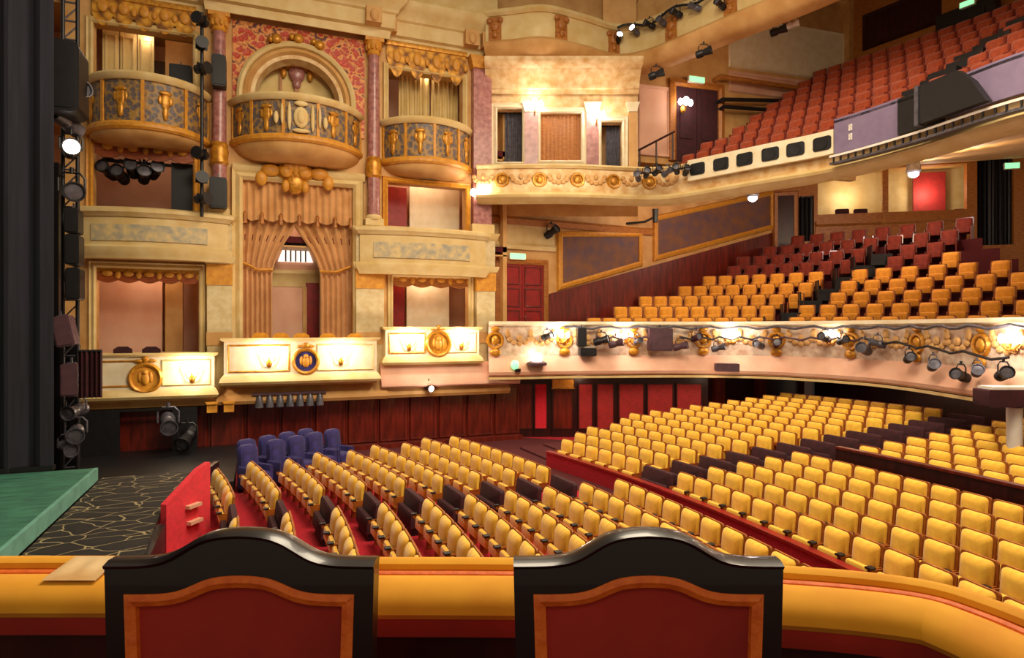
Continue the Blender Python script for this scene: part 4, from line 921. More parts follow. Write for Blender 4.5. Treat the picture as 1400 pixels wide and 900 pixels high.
# stalls wall beneath the circle: padded red panels, then a dark recess
RD = plane2((690, 23.9), (965, 23.9)); struct('wall_stalls_corner', MB().box(-.3, RD.u(968), 0, .25, -4, -1.5), 'wood_dark', RD)
def rpan(x0, x1, y0, y1, lab, m, name='wall_pad'):
    a, b, z0, z1 = RD.rect(x0, y0, x1, y1, -.06); t = Thing(name, lab, 'wall panelling', RD, (a, 0, -4), 'red wall panels under the circle')
    t.part('field', MB().rbox(a+.03, b-.03, -.08, 0, -3.7, z1-.05, .02, 'y'), m); t.part('edge', frame_mb(a+.03, b-.03, -3.7, z1-.05, [(-.02, 0), (-.02, -.1), (.03, -.1), (.03, 0)]), 'wood_dark'); t.part('plinth', MB().box(a, b, -.09, 0, -4, -3.72), 'wood_dark')
for i, (x0, x1, m) in enumerate(((693, 729, 'wood_red'), (730, 749, 'red_fab'), (755, 784, 'wood_red'), (790, 811, 'red_pad'), (815, 840, 'red_pad'), (845, 881, 'red_pad'), (884, 921, 'red_pad'), (924, 960, 'red_pad'))):
    rpan(x0, x1, 523, 600, ['brown wall panel where the mahogany wall turns', 'narrow bright red wall strip beside the gold lamp box', 'mahogany wall panel under the gold lamp box', 'first red padded wall panel right of the gold lamp box', 'second red padded wall panel right of the gold lamp box', 'third red padded wall panel right of the gold lamp box', 'fourth red padded wall panel right of the gold lamp box', 'last red padded wall panel before the dark recess'][i], m)
a, b, z0, z1 = RD.rect(755, 519, 784, 530, -.15); t = Thing('lamp_box', 'small gold lamp box on the red wall beneath the circle', 'lamp', RD, (a, 0, z0)); t.part('case', MB().rbox(a, b, -.25, 0, z0, z1, .03, 'y'), 'ochre'); t.part('lip', MB().box(a-.03, b+.03, -.28, 0, z0-.04, z0), 'gold')
R2 = plane2((966, 24.6), (1110, 27.5)); struct('wall_recess', MB().box(0, 12, 0, .2, -4, -1.4), 'wood_dark', R2)
struct('wall_rear_stalls', MB().box(21.2, 21.4, -4, 20, -4, -1.2), 'wood_dark')
for i, px in enumerate((985, 1042, 1105)):
    u = R2.u(px, -.2); t = Thing('dark_pilaster', '%s dark mahogany post in the recess beneath the circle' % ORD[i+1], 'pilaster', R2, (u, -.2, -4), 'dark posts of the recess'); t.part('shaft', MB().box(u-.25, u+.25, -.2, 0, -3.7, -1.7), 'wood_red'); t.part('base', MB().box(u-.3, u+.3, -.25, 0, -4, -3.7), 'wood_dark')
p2 = pd(1387, 14.1); t = Thing('support_column', 'short white column under the circle at the right edge', 'column', W, (*p2, -4), kind='thing')
t.part('shaft', MB().lathe([(.15, -3.7), (.15, -1.72)], (*p2, 0), 18), 'white'); t.part('base', MB().lathe([(.24, -4), (.24, -3.8), (.17, -3.7)], (*p2, 0), 18), 'white')
p3 = CAM; a, b, z0, z1 = CAM.rect(1350, 533, 1408, 557, 13.9); t = Thing('equipment_case', 'dark plum equipment case above the short white column', 'equipment case', p3, (a, 14.1, z0)); t.part('case', MB().rbox(a, b+.3, 13.85, 14.35, z0, z1, .04, 'y'), 'maroon'); t.part('lid', MB().box(a+.1, b+.2, 13.87, 14.33, z1, z1+.06), 'white')

# stepped floor and seats of the circle, rows flat to the lens
SW = plane2((676, 24.3), (1062, 31.0))
cz = lambda k: .43+.47*k
def cd(l, k): q = (l-2.7)/12.3; return 25.0-.052*max(0, l-5)**2+(1.0*(1-q)+.86*q)*k
def cl_pt(l, k): d = cd(l, k); return (l*CT+d*ST, -l*ST+d*CT)
mb = MB()
for k in range(10):
    for j in range(8):
        la, lb = 1.2+j*2, 3.2+j*2; P4 = [cl_pt(la, k-.5), cl_pt(lb, k-.5), cl_pt(lb, k+.50), cl_pt(la, k+.50)]; z = cz(k)-.855
        mb.ext(P4, z-.5, z, 'z')
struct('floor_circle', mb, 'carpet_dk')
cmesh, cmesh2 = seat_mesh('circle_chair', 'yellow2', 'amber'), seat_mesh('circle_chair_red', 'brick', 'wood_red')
lim = [794, 821, 852, 880, 935, 975, 1005, 1035, 1062]
n_c = 0
for k in range(9):
    l = 2.6; j = 0; PC = .6
    while True:
        x, y = cl_pt(l, k); d = ST*x+CT*y; px = 700+FPX*l/d
        if px > 1440: break
        ais = 1058+k*24 if k < 7 else 1600
        if px > lim[k]+8 and (x-SW.o[0])*SW.ew[0]+(y-SW.o[1])*SW.ew[1] < -.38 and not (ais-13 < px < ais+16) and not (k > 3 and px < 1010 and False) and not (k > 4 and px > 1318):
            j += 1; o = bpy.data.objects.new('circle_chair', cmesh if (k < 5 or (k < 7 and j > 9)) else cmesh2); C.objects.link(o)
            o.location = (x, y, cz(k)-.855+H); h = math.atan2(*(lambda a, b: (b[1]-a[1], b[0]-a[0]))(cl_pt(l-.2, k), cl_pt(l+.2, k))); o.rotation_euler = (0, 0, h+PI/2); o.scale = (1, 1.1, 1.12)
            tag(o, '%s theatre seat in the %s row above the long circle front, from the side wall' % (ORD[j], ORD[k+1]), 'theatre seat', 'amber seats of the circle')
            n_c += 1
        l += PC
print('circle seats', n_c)
for k in range(7):
    l = 11.4
    for _ in range(30):
        d = cd(l, k); l += ((1059+k*24-700)/FPX*d-l)*.7
    x, y = cl_pt(l, k); mb = MB(); mb.x = Matrix.Translation((x, y, cz(k)-.765)) @ Matrix.Rotation(-TH-.3, 4, 'Z'); mb.box(-.42, .42, -.5, .3, 0, .25).box(-.42, .42, -.1, .3, .25, .48).box(-.4, -.36, -.5, .3, .25, .8)
    solo('aisle_step', '%s black step of the aisle climbing through the amber circle seats' % ORD[k+1], 'step', mb, 'black', base=(x, y, cz(k)-.765), group='black aisle steps of the circle')

# circle side wall with raked panels
qt = lambda px, py, w=0: SW.at(px, py, w)
struct('wall_circle_side', MB().box(-.3, SW.u(1066), 0, .3, -1.5, 8), 'cream2', SW)
dado = [qt(750, 402), qt(1064, 316), qt(1064, 460), qt(750, 460)]
struct('wall_dado', MB().ext(dado, -.05, 0), 'wood_red', SW)
def raked(pts, label):
    t = Thing('raked_wall_panel', label, 'wall panel', SW, (pts[0][0], 0, pts[0][1])); P = [(a, b) for a, b in pts]
    t.part('field', MB().ext(P, -.05, 0), 'tapestry'); t.part('border', MB().sweep(P, [(0, 0), (0, -.1), (.08, -.15), (.2, -.1), (.24, 0)], True, True, flip=False), 'ochre')
raked([qt(768, 388), qt(872, 358), qt(872, 324), qt(768, 324)], 'dark brown raked panel in golden frame beside the red panelled door')
raked([qt(898, 349), qt(1052, 308), qt(1052, 268), qt(898, 302)], 'dark brown raked panel in golden frame further along the circle side wall')
dr = SW.rect(683, 362, 742, 432)
t = Thing('panelled_door', 'dark red panelled double door with exit light above, at the circle side', 'door', SW, (dr[0], 0, dr[2]))
mid = (dr[0]+dr[1])/2
for a, b in ((dr[0], mid-.01), (mid+.01, dr[1])):
    lf = t.part('leaf', MB().box(a, b, -.06, -.01, -.2, dr[3]), 'door_red')
    for q in range(3):
        z = -.05+(dr[3]+.05)*q/3; t.part('panel_moulding', frame_mb(a+.14, b-.14, z+.1, z+(dr[3])/3-.1, [(0, -.06), (0, -.09), (.04, -.1), (.05, -.06)]), 'wood_red', lf)
t.part('casing', MB().sweep([(dr[0], -.2), (dr[0], dr[3]), (dr[1], dr[3]), (dr[1], -.2)], [(0, -.005), (0, -.1), (.08, -.16), (.2, -.1), (.22, -.005)], vert=True, flip=True), 'oak')
def exit_sign(pl, px, py, w, label):
    a, b, z0, z1 = pl.rect(px-11, py-4, px+11, py+5, w); t = Thing('exit_sign', label, 'sign', pl, (a, w, z0)); t.part('case', MB().rbox(a, b, w, w+.1, z0, z1, .03, 'y'), 'white'); t.part('lit_face', MB().box(a+.03, b-.03, w-.01, w, z0+.03, z1-.03), 'exit', label='glowing pale green face')
exit_sign(SW, 708, 350, -.25, 'glowing pale green exit sign above the red panelled double door')
a, b = SW.u(672), SW.u(758)
struct('trim_6', MB().sweep([(a, 0), (b, 0)], [(0, 3.05), (.1, 3.05), (.16, 3.2), (.05, 3.3), (0, 3.3)]).box(a, b, -.03, 0, 3.3, 4.0), 'cream', SW)
struct('trim_7', MB().sweep([(a-.2, 0), (SW.u(890), 0)], [(0, 4.0), (.12, 4.0), (.18, 4.2), (.1, 4.3), (0, 4.3)]), 'oak', SW)
for i, (px, py) in enumerate(((663, 318), (754, 318))): u, z = SW.at(px, py, -.3); spot(SW, px, py, -.3, ['dark lamp at the corner of the shallow balcony by the exit sign', 'dark lamp at the corner of the first raked wall panel'][i], 1.2, 20)
u, z = SW.at(896, 296, -.8); t = Thing('projecting_lamp', 'black lamp arm under the upper circle beside the second raked panel', 'lamp', SW, (u, 0, z)); t.part('arm', MB().tube([(u-.9, 0, z-.25), (u-.3, -.5, z-.2), (u, -.8, z)], .05), 'black'); t.part('head', MB().lathe([(.1, z-.25), (.13, z+.3)], (u, -.8, 0), 12), 'black')
# rear wall of the circle and its boxes
RW = plane2((1058, 30.8), (1420, 28.2)); rr = lambda *a: RW.rect(*a)
k1 = rr(1118, 232, 1208, 292); k2 = rr(1212, 226, 1322, 288); k3 = rr(1336, 214, 1386, 335); k0 = rr(1090, 268, 1113, 330)
struct('wall_circle_rear', wall_mb(-.3, RW.u(1470), 2.5, 9, 0, .3, [k1, k2, k3, k0]), 'oak', RW)
struct('wall_rear_box_back', MB().box(RW.u(1050, 1.8), RW.u(1480, 1.8), 1.7, 1.8, 2.5, 9), 'cream', RW)
struct('ceiling_rear_boxes', MB().box(-.3, RW.u(1470), .3, 1.8, 7.6, 7.7), 'cream2', RW)
struct('floor_rear_boxes', MB().box(k1[0]-.2, k2[1]+.1, .3, 1.8, 4.0, 4.3), 'carpet_dk', RW)
struct('trim_8', MB().sweep([(k1[0]-.1, 0), (k2[1]+.05, 0)], [(0, 3.9), (.06, 3.9), (.12, 4.1), (.1, 4.8), (.2, 4.9), (.2, 5.05), (0, 5.05)]), 'oak', RW)
a, b, z0, z1 = rr(1248, 236, 1292, 290, 1.5); solo('red_board', 'red board standing in the rear box beside the bright downlight', 'board', MB().rbox(a, b, 1.45, 1.55, 4.3, z1, .03, 'y').box(a+.1, a+.2, 1.4, 1.6, 4.28, 4.4), 'red_pad', RW, (a, 1.5, 4.3))
a, b, z0, z1 = rr(1206, 226, 1214, 292, -.06); solo('box_divider', 'dark post dividing the two rear boxes', 'post', MB().box(a, b, -.12, -.01, 4.0, z1+.2).box(a-.05, b+.05, -.14, -.01, z1, z1+.1), 'oak', RW, (a, 0, 4))
for i, px in enumerate((1150, 1175, 1312)): u, z = RW.at(px, 291, .8); t = Thing('rear_box_chair', '%s dark chair showing above the rear box ledge' % ORD[i+1], 'chair', RW, (u, .8, 4.3)); t.part('backrest', MB().rbox(u-.3, u+.3, .6, .66, 4.7, z+.15, .06, 'y'), 'maroon'); t.part('seat', MB().box(u-.28, u+.28, .66, 1.1, 4.68, 4.78), 'maroon'); [t.part('leg', MB().box(u+dx-.03, u+dx+.03, 1.0 if dy else .62, 1.06 if dy else .68, 4.3, 4.7), 'black') for dx in (-.24, .24) for dy in (0, 1)]
for lab, kk, n in (('black curtain hanging beside the rear boxes at the right edge', k3, 7), ('narrow black curtain in the rear doorway of the circle', k0, 3)):
    t = Thing('black_curtain', lab, 'curtain', RW, (kk[0], .2, kk[2])); t.part('cloth', fold(kk[0], kk[1], kk[2], kk[3], .2, n, .06), 'black'); t.part('rail', MB().cyl((0, .2, kk[3]), .04, kk[0], kk[1], 'x'), 'grey')
a, b, z0, z1 = rr(1063, 268, 1085, 312); struct('door_6', MB().box(a, b, -.05, 0, 2.8, z1), 'wood_dark', RW)
solo('doorcase', 'golden door surround at the rear corner of the circle', 'moulding', MB().sweep([(a, 2.8), (a, z1), (b, z1), (b, 2.8)], [(0, -.005), (0, -.12), (.15, -.15), (.22, -.005)], vert=True, flip=True), 'oak', RW, (a, 0, 2.8))
exit_sign(RW, 1384, 226, -.2, 'glowing pale green exit sign beside the black curtain at the right edge')
def down(px, py, d, label, e):
    a, b = (px-700)/FPX*d, (450-py)/FPX*d; t = Thing('downlight', label, 'ceiling light', CAM, (a, d, b), 'bright downlights under the upper circle')
    t.part('lens', MB().ell((a, d, b), (.17, .17, .13)), 'bulb2'); t.part('rim', MB().lathe([(.2, b+.03), (.24, b+.1), (.2, b+.4)], (a, d, 0), 18), 'grey'); lamp((a, d-.1, b-.3), e, (1, .86, .78), .15, CAM)
down(1029, 271, 24.5, 'bright round downlight under the upper circle above the raked panels', 160)
down(1249, 238, 23.0, 'bright round downlight under the upper circle before the red board', 180)

# ---------------------------------------------------------------- grand circle seats and walls
GC = (-8.2, 10.0)
def gpt(r, y): R = 24.0+.85+.78*r; return GC[0]+math.sqrt(R*R-(y-GC[1])**2), y
gz = lambda k: 6.12+.56*k
SG = plane2((868, 24.4), (1162, 27.4))
def behind(x, y, pl): return (x-pl.o[0])*pl.ew[0]+(y-pl.o[1])*pl.ew[1]
mb = MB()
for k in range(10):
    for j in range(14):
        y0, y1 = 6+j*1.2, 7.2+j*1.2
        if behind(*gpt(k, y1), SG) > .5: continue
        mb.ext([gpt(k-.62, y0), gpt(k+.4, y0), gpt(k+.4, y1), gpt(k-.62, y1)], gz(k)-1.3, gz(k)-.765, 'z')
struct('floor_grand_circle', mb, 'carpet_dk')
gm, gm2 = seat_mesh('balcony_chair', 'orange', 'brick'), None
n_g = 0
for k in range(9):
    y = 22.6; j = 0
    while y > 6.6:
        x, yy = gpt(k, y); d = ST*x+CT*y; px = 700+FPX*(CT*x-ST*y)/d; py = 450-FPX*gz(k)/d
        ais = 1165+k*36
        if behind(x, yy, SG) < -.35 and px < 1440 and py > -25 and not (k > 0 and ais < px < ais+34):
            j += 1; o = bpy.data.objects.new('balcony_chair', gm); C.objects.link(o); o.location = (x, y, gz(k)-.765+H); o.rotation_euler = (0, 0, math.atan2(y-GC[1], x-GC[0]))
            tag(o, '%s burnt orange seat in the %s row of the upper circle, from its side wall' % (ORD[j], ORD[k+1]), 'theatre seat', 'burnt orange seats of the upper circle'); n_g += 1
        y -= .55
print('grand seats', n_g)
for k in range(1, 8):
    y = 14.0
    for _ in range(40):
        x, _y = gpt(k, y); d = ST*x+CT*y; px = 700+FPX*(CT*x-ST*y)/d; y += (px-(1182+k*36))*.006
    x, _y = gpt(k, y); mb = MB(); mb.x = Matrix.Translation((x, y, gz(k)-.765)) @ Matrix.Rotation(math.atan2(y-GC[1], x-GC[0]), 4, 'Z'); mb.box(-.5, .3, -.4, .4, 0, .3).box(-.1, .3, -.4, .4, .3, .6)
    solo('aisle_step', '%s black step of the aisle crossing the burnt orange seats' % ORD[k], 'step', mb, 'black', base=(x, y, gz(k)-.765), group='black aisle steps of the upper circle')
sr = lambda *a: SG.rect(*a)
struct('wall_grand_side', MB().box(-.2, SG.u(1170), 0, .3, 6.35, 15), 'cream2', SG)
def panel(r, m, label, name='plaster_field', pl=SG, w=-.03): solo(name, label, 'wall panel', MB().box(r[0], r[1], w, -.005, r[2], r[3]).sweep([(r[0], r[2]), (r[1], r[2]), (r[1], r[3]), (r[0], r[3])], [(0, -.005), (0, w-.03), (.1, w-.06), (.14, -.005)], True, True), m, pl, (r[0], 0, r[2]))
panel(sr(876, 122, 912, 210), 'pink', 'pink plaster field left of the dark upper circle door'); panel(sr(1000, 38, 1152, 98), 'pale', 'large smooth cream plaster field high on the upper circle side wall')
panel(sr(1000, 108, 1100, 128), 'pink', 'low pink plaster field under the large cream one')
r = sr(922, 122, 980, 202)
t = Thing('dark_door', 'dark plum double door with green exit light on the upper circle side wall', 'door', SG, (r[0], 0, r[2]))
for a, b in ((r[0], (r[0]+r[1])/2-.01), ((r[0]+r[1])/2+.01, r[1])): t.part('leaf', MB().box(a, b, -.06, -.005, r[2]-.6, r[3]).box(a+.2, b-.2, -.09, -.05, r[2]+.3, r[3]-.4), 'maroon')
t.part('casing', MB().sweep([(r[0], r[2]-.6), (r[0], r[3]), (r[1], r[3]), (r[1], r[2]-.6)], [(0, -.005), (0, -.14), (.1, -.2), (.26, -.14), (.28, -.005)], vert=True, flip=True), 'oak')
exit_sign(SG, 953, 108, -.3, 'glowing green exit sign above the dark plum double door'); lantern(938, 138, -.5, 'white lamp shining on the dark plum double door', 12, SG)
for i, (p, q, th) in enumerate((((985, 105), (1100, 122), .1), ((988, 136), (1085, 138), .08), ((990, 146), (1075, 152), .08))):
    (a, za), (b, zb) = SG.at(*p, -.4), SG.at(*q, -.4); solo('handrail', '%s dark rail on the side wall beyond the burnt orange seats' % ORD[i+1], 'rail', MB().tube([(a, 0, za), (a, -.4, za), (b, -.4, zb), (b, 0, zb)], th), 'black' if i else 'oak', SG, (a, 0, za))
(a, za), (b, zb) = SG.at(872, 206, -.6), SG.at(922, 180, -.6)
t = Thing('stair_handrail', 'thin dark sloping handrail beside the dark plum double door', 'rail', SG, (a, -.6, za)); t.part('rail', MB().tube([(a, -.6, za), (b, -.6, zb)], .04), 'wood_dark'); [t.part('post', MB().cyl((a+(b-a)*f, -.6, 0), .03, za+(zb-za)*f-1.0, za+(zb-za)*f), 'wood_dark') for f in (.05, .5, .95)]
a, b = SG.u(1155, -.1), SG.u(1176, -.1); solo('corner_pilaster', 'plain cream pilaster at the rear corner of the upper circle', 'pilaster', MB().box(a, b, -.35, 0, 8, 14).box(a-.05, b+.05, -.4, 0, 8, 8.5), 'cream2', SG, (a, 0, 8))
GB = plane2((1160, 27.2), (1430, 21.5)); gr = lambda *a: GB.rect(*a)
struct('wall_grand_rear', MB().box(-.1, GB.u(1480), 0, .3, 7, 16), 'oak', GB)
panel(gr(1184, 4, 1282, 46), 'wood_dark', 'dark mahogany field high on the rear wall of the upper circle', 'mahogany_field', GB)
a, b, z0, z1 = gr(1287, 12, 1368, 58, -.05); solo('black_opening', 'black control booth front high at the back of the upper circle', 'booth', MB().box(a, b, -.5, -.01, z0-1, z1).box(a+.3, b-.3, -.54, -.5, z0, z1-.3), 'black', GB, (a, 0, z0))
exit_sign(GB, 1322, 4, -.6, 'glowing green exit sign over the black control booth')
u, z = GB.at(1215, 80, -.6); solo('pale_cloth', 'small pale cloth lying on the back row under the mahogany field', 'cloth', MB().grid(lambda s, q: (u-.9+1.8*s, -1.0+.5*q, z-.1+.12*math.sin(PI*q)+.03*math.sin(9*s)), 20, 6), 'white', GB, (u, -.8, z))

# ---------------------------------------------------------------- top balcony front curving round
TZ = 11.2
tp = spline([pd(664, 22.7), pd(700, 22.5), pd(745, 22.3), pd(800, 23.0), pd(843, 23.7), pd(885, 23.3), pd(933, 22.2), pd(1000, 20.7), pd(1080, 19.2), pd(1160, 17.8), pd(1300, 15.8), pd(1450, 14)], 6)
t = Thing('top_balcony_front', 'cream top balcony front curving from corner bay to the upper edge', 'balcony', W, (*tp[0], 9.8))
t.part('front', MB().sweep(tp, [(-.3, 9.95), (0, 9.95), (.05, 10.4), (0, 11.0), (-.3, 11.0)]), 'cream'); t.part('rail', MB().sweep(tp, [(-.3, 10.98), (.06, 10.98), (.14, 11.08), (.1, TZ), (-.3, TZ)]), 'cream')
t.part('lower_moulding', MB().sweep(tp, [(-.5, 9.45), (-.1, 9.5), (.02, 9.6), (.2, 9.78), (.26, 9.95), (.1, 10.1), (-.5, 10.1)]), 'cream2')
for k in range(7):
    mb = MB(); mb.x = on(tp, .02+.13*k, 10.5, .05); mb.box(-.22, .22, -.06, .02, -.42, .42).ell((0, -.07, .1), (.16, .08, .2)).ell((0, -.07, -.2), (.1, .08, .14)).ell((.2, -.07, .3), (.1, .06, .1)).ell((-.2, -.07, .3), (.1, .06, .1)); t.part('console', mb, 'oak')
tb = spline([pd(650, 24.2), pd(720, 24.4), pd(780, 24.6), pd(830, 24.6), pd(866, 24.2), pd(930, 24.8), pd(1010, 25.6), pd(1090, 26.5), pd(1158, 27.0), pd(1300, 24.0), pd(1430, 21.3), pd(1560, 20)], 6)[:len(tp)]
sofit(tp, tb, 9.6, lambda i: 9.9+3.9*min(1, max(0, (i-20)/8)), 'cream2', 'ceiling_under_top_balcony')
mb = MB(); mb.sweep([(K.u(664), -.1), (K.u(872), -.1)], [(0, 8.5), (.1, 8.5), (.12, 8.62), (.2, 8.66), (.24, 8.85), (.36, 9.05), (.58, 9.22), (.62, 9.2), (.85, 9.3), (.92, 9.4), (.92, 9.5), (0, 9.6)]); struct('trim_9', mb, 'ornate', K)
a, b, z0, z1 = K.rect(668, -40, 822, 24, .3); struct('wall_top_recess', MB().box(a-1, b+.3, 1.7, 1.8, z0-.6, z1+1), 'maroon', K)
for i, px in enumerate((718, 780)):
    u, z = K.at(px, 8, .1); t = Thing('upper_seat', '%s dark seat showing over the top balcony rail' % ORD[i+1], 'theatre seat', K, (u, .2, z-1)); t.part('backrest', MB().rbox(u-.6, u+.6, .9, 1.05, z-1.0, z+.1, .08, 'y'), 'purple_box'); t.part('seat', MB().box(u-.5, u+.5, .45, .9, z-1.0, z-.5), 'maroon')
tpl = lambda f, o: (lambda m: Pl((m.translation.x, m.translation.y), math.atan2(m[1][0], m[0][0])))(on(tp, f, 0, o))
tfr = lambda px: min(((abs(700+FPX*(CT*x-ST*y)/(ST*x+CT*y)-px), k/400) for k in range(401) for (x, y) in [along(tp, k/400)[0]]))[1]
for i, (px, py, lit) in enumerate(((846, 52, 1), (868, 42, 1), (888, 34, 0), (905, 30, 0), (925, 18, 0), (950, 10, 0), (985, 6, 0))): p = tpl(tfr(px), .3); spot(p, px, py, 0, '%s spotlight along the top balcony front from the corner bay' % ORD[i+1], .85, -15*(i % 3), -15, bool(lit), 'grey' if i % 2 else 'black')
pts = [(X+.3*math.sin(h), Y-.3*math.cos(h), 10.95+.12*math.sin(k)) for k in range(16) for (X, Y), h in [along(tp, tfr(840)+(tfr(1010)-tfr(840))*k/15)]]
solo('cable', 'dark cable looped along the top balcony front', 'cable', MB().tube(pts, .045), 'black', base=pts[0])
for i, (px, py, d) in enumerate(((897, 102, 21.8), (962, 72, 21.2), (1064, 42, 20.6), (1084, 34, 20.2))): spot(CAM, px, py, d, '%s dark lamp hanging under the top balcony front' % ORD[i+1], 1.0 if i != 3 else .7, 60, -10, False, 'black' if i != 3 else 'white')

# ---------------------------------------------------------------- foreground: velvet ledge and two chairs
LK = 1.25
lp = [(x*LK, y*LK) for x, y in [(-3.2, 1.60), (-1.4, 1.66), (-.5, 1.655), (0, 1.65), (.4, 1.63), (.7, 1.59), (.88, 1.545), (.985, 1.49), (1.04, 1.40), (1.075, 1.30), (1.13, 1.1), (1.2, .7), (1.25, .1)]]
sc_ = lambda P: [(x*LK, y*LK) for x, y in P]
lp = spline(lp, 8)
t = Thing('velvet_ledge', 'gold velvet padded ledge of the camera-side box running behind both chairs', 'ledge', CAM, (0, 1.6, -1.455))
def rollp(c0, z, r0, r1, n=10): return [(c0+r0*math.cos(PI*2*k/n), z+r1*math.sin(PI*2*k/n)) for k in range(n)]
t.part('outer_roll', MB().sweep(lp, sc_(rollp(.02, -.615, .028, .02)), flip=True), 'velvet')
t.part('piping', MB().sweep(lp, sc_(rollp(-.022, -.622, .012, .008)), flip=True), 'gimp', label='dark orange piping')
pad = [(-.035, -.66), (-.035, -.628), (-.055, -.612), (-.085, -.606), (-.115, -.610), (-.145, -.622), (-.165, -.642), (-.17, -.660), (-.16, -.674), (-.04, -.674)]
t.part('pad', MB().sweep(lp, sc_(pad), flip=True), 'velvet')
t.part('lower_band', MB().sweep(lp, sc_([(-.02, -.72), (-.02, -.675), (-.158, -.675), (-.158, -.69), (-.15, -.72)]), flip=True), 'ch_velvet', label='dark red fringe band')
t.part('inner_wall', MB().sweep(lp, sc_([(.03, -1.4), (.03, -.63), (-.02, -.63), (-.02, -.70), (-.12, -.72), (-.12, -1.4)]), flip=True), 'wood_dark')
mb = MB(); mb.grid(lambda s, q: (LK*(-1.13+.13*s), LK*(1.665-.10*q), LK*(-.588-.012*q)+.004*math.sin(14*s)*math.sin(PI*q)), 16, 8)
mb.grid(lambda s, q: (LK*(-1.13+.13*s), LK*(1.565-.02*q), LK*(-.600-.004*q)+.004*math.sin(14*s)*0), 16, 2)
solo('pale_cloth', 'small pale patterned cloth lying on the velvet ledge beside the first chair', 'cloth', mb, 'ornate', CAM, (-1.33, 2.0, -.75))
struct('floor_box', MB().box(-4.2, 1.85, -1.2, 2.2, -1.6, -1.455), 'carpet_dk', CAM)
def chair(px, label, yaw):
    d = 1.25; u = (px-700)/FPX*d; pl = Pl((u*CT+d*ST, -u*ST+d*CT), -TH+yaw)
    t = Thing('armless_chair', label, 'chair', pl, (0, 0, -1.455), 'ebonised chairs at the velvet ledge')
    def top(x, hw, base, hump): 
        q = abs(x)/hw; s = 1/(1+math.exp((q-.40)*11)); s0 = 1/(1+math.exp(-.4*11)); return base+hump*s/s0
    hw, hi = .257, .218
    N = 48; zt = -.457
    outer = [(-hw+2*hw*k/N, top(-hw+2*hw*k/N, hw, zt, .058)) for k in range(N+1)]
    inner = [(-hi+2*hi*k/N, top(-hi+2*hi*k/N, hi, zt-.050, .036)) for k in range(N+1)]
    zb = -.95
    def ringset(): 
        V = []; 
        for w in (-.022, .022):
            V += [(x, w, z) for x, z in outer]+[(hw-.004, w, zb), (hw-.05, w, zb-.05), (-hw+.05, w, zb-.05), (-hw+.004, w, zb)]
        return V
    mb = MB(); O = outer+[(hw-.012, zb), (-hw+.012, zb)]; I = inner+[(hi-.012, zb+.05), (-hi+.012, zb+.05)]; n = len(O)
    vs = [(x, w, z) for w in (-.024, .024) for P in (O, I) for x, z in P]
    fs = []
    for k in range(n):
        j = (k+1) % n; fs += [(k, j, n+j, n+k), (2*n+k, 2*n+j, 3*n+j, 3*n+k), (k, j, 2*n+j, 2*n+k), (n+k, n+j, 3*n+j, 3*n+k)]
    mb.add(vs, fs); fr = t.part('back_frame', mb, 'ch_wood', ang=50)
    t.part('crest_moulding', MB().sweep(outer, [(-.006, -.028), (-.006, .026), (.008, .026), (.014, .01), (.014, -.012), (.008, -.028)], vert=True, flip=True) if False else MB().sweep(outer, [(.0, -.027), (.0, .026), (-.006, .03), (-.012, .012), (-.012, -.012), (-.006, -.03)], vert=True), 'ch_wood', fr)
    pn = MB(); q = [(x*.99, z-.004) for x, z in I]; pn.ext(q, -.016, .016); t.part('back_panel', pn, 'ch_velvet', label='dark red velvet back panel')
    tr = MB().sweep(I, [(-.003, -.014), (-.001, -.026), (.010, -.031), (.021, -.026), (.023, -.014)], True, True)
    t.part('trim', tr, 'gimp', label='burnt orange braid')
    t.part('seat', MB().rbox(-.25, .25, .0, .46, -1.02, -.95, .05, 'z'), 'ch_velvet'); t.part('seat_rail', MB().rbox(-.255, .255, -.01, .465, -1.07, -1.02, .04, 'z'), 'ch_wood')
    for x in (-.225, .225):
        t.part('leg', MB().tube([(x, .02, -1.0), (x, 0, -1.2), (x, -.06, -1.452)], [.026, .022, .018]), 'ch_wood'); t.part('leg', MB().lathe([(.018, -1.455), (.024, -1.44), (.02, -1.3), (.03, -1.1), (.03, -1.03)], (x, .42, 0), 12), 'ch_wood')
        t.part('stile', MB().box(x-.022, x+.022, -.02, .024, -1.05, -.94), 'ch_wood')
chair(334, 'ebonised red velvet chair before the ledge, nearer the stage netting', 0.0)
chair(883, 'ebonised red velvet chair before the ledge, nearer the rear stalls', 0.0)

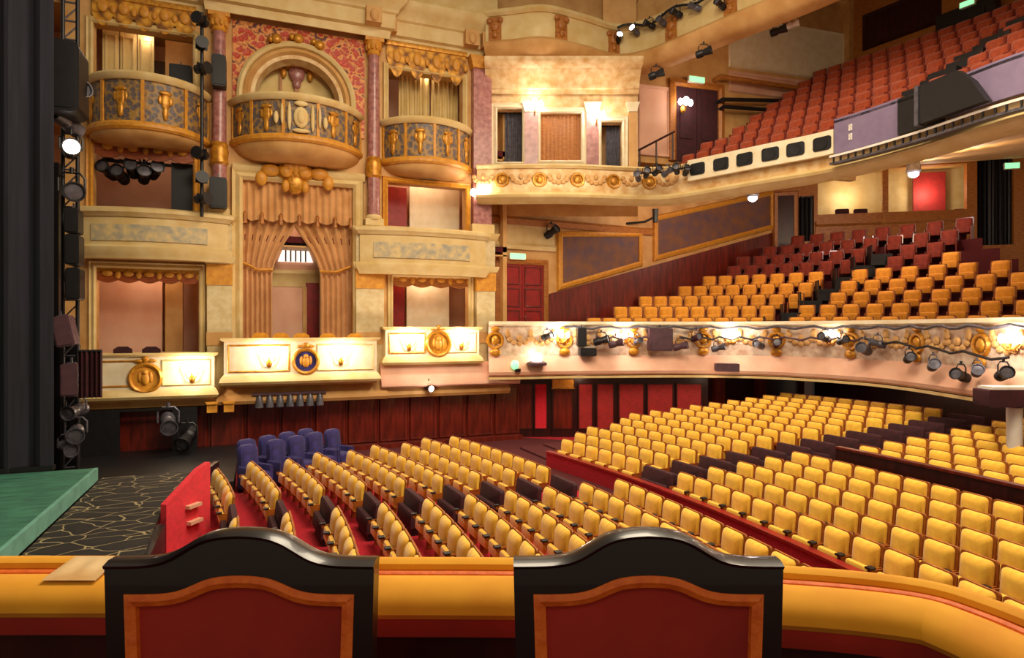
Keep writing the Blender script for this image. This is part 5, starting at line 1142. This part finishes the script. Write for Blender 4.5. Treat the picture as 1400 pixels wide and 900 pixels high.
# ---------------------------------------------------------------- light, world, camera
w = bpy.data.worlds.new('World'); bpy.context.scene.world = w; w.use_nodes = True
bg = w.node_tree.nodes['Background']; bg.inputs[0].default_value = (1.0, .80, .58, 1); bg.inputs[1].default_value = .30
lamp((6, 9, 12.5), 1900, (1, .84, .62), (6, 6), W, 'AREA'); lamp((12, 5, 11), 1300, (1, .82, .6), (4, 4), W, 'AREA')
o = lamp((2.5, 6, 9.5), 900, (1, .84, .62), (6, 3), W, 'AREA'); o.rotation_euler = (math.radians(62), 0, math.radians(0))
lamp((.1, -.7, 1.5), 26, (1, .84, .64), .25, CAM)  # unseen light added above and behind the viewer to brighten chairs and ledge
# lamps inside the boxes
for px, z, e in ((195, 2.2, 45), (400, 4.2, 45), (590, 2.1, 55), (195, 9.1, 20), (590, 9.1, 22), (590, 5.9, 60), (195, 5.9, 18), (405, 8.9, 20)):
    lamp((FA.u(px), .9, z), e, (1, .8, .6), .2, FA)
for px, e in ((1160, 60), (1270, 70)): u, z = RW.at(px, 235, .9); lamp((u, .9, 6.4), e, (1, .84, .6), .2, RW)
for px, d, e in ((1150, 24, 120), (1330, 19, 90), (900, 25.5, 60)):
    a = (px-700)/FPX*d; lamp((a, d, 4.6), e, (1, .8, .56), .25, CAM)
for px, d, e in ((1010, 23, 45), (1180, 21, 45), (1330, 18, 30)):
    a = (px-700)/FPX*d; lamp((a, d, 9.4), e, (1, .8, .56), .25, CAM)
for px, d in ((800, 22.2), (1000, 21.5), (1200, 20.5)):
    a = (px-700)/FPX*d; lamp((a, d+1.2, -1.75), 10, (1, .78, .55), .2, CAM)
cam = bpy.data.cameras.new('camera'); cam.sensor_width = 36; cam.lens = 36*FPX/1400; cam.clip_start = .05; cam.clip_end = 200
co = bpy.data.objects.new('camera', cam); C.objects.link(co); co.location = (0, 0, H); co.rotation_euler = (PI/2, 0, -TH)
sc = bpy.context.scene; sc.camera = co
sc.view_settings.view_transform = 'Standard'; sc.view_settings.look = 'None'; sc.view_settings.gamma = 1; sc.view_settings.use_curve_mapping = False; sc.view_settings.exposure = 0.0
sc.cycles.max_bounces = 6; sc.cycles.diffuse_bounces = 3; sc.cycles.glossy_bounces = 2; sc.cycles.use_denoising = True
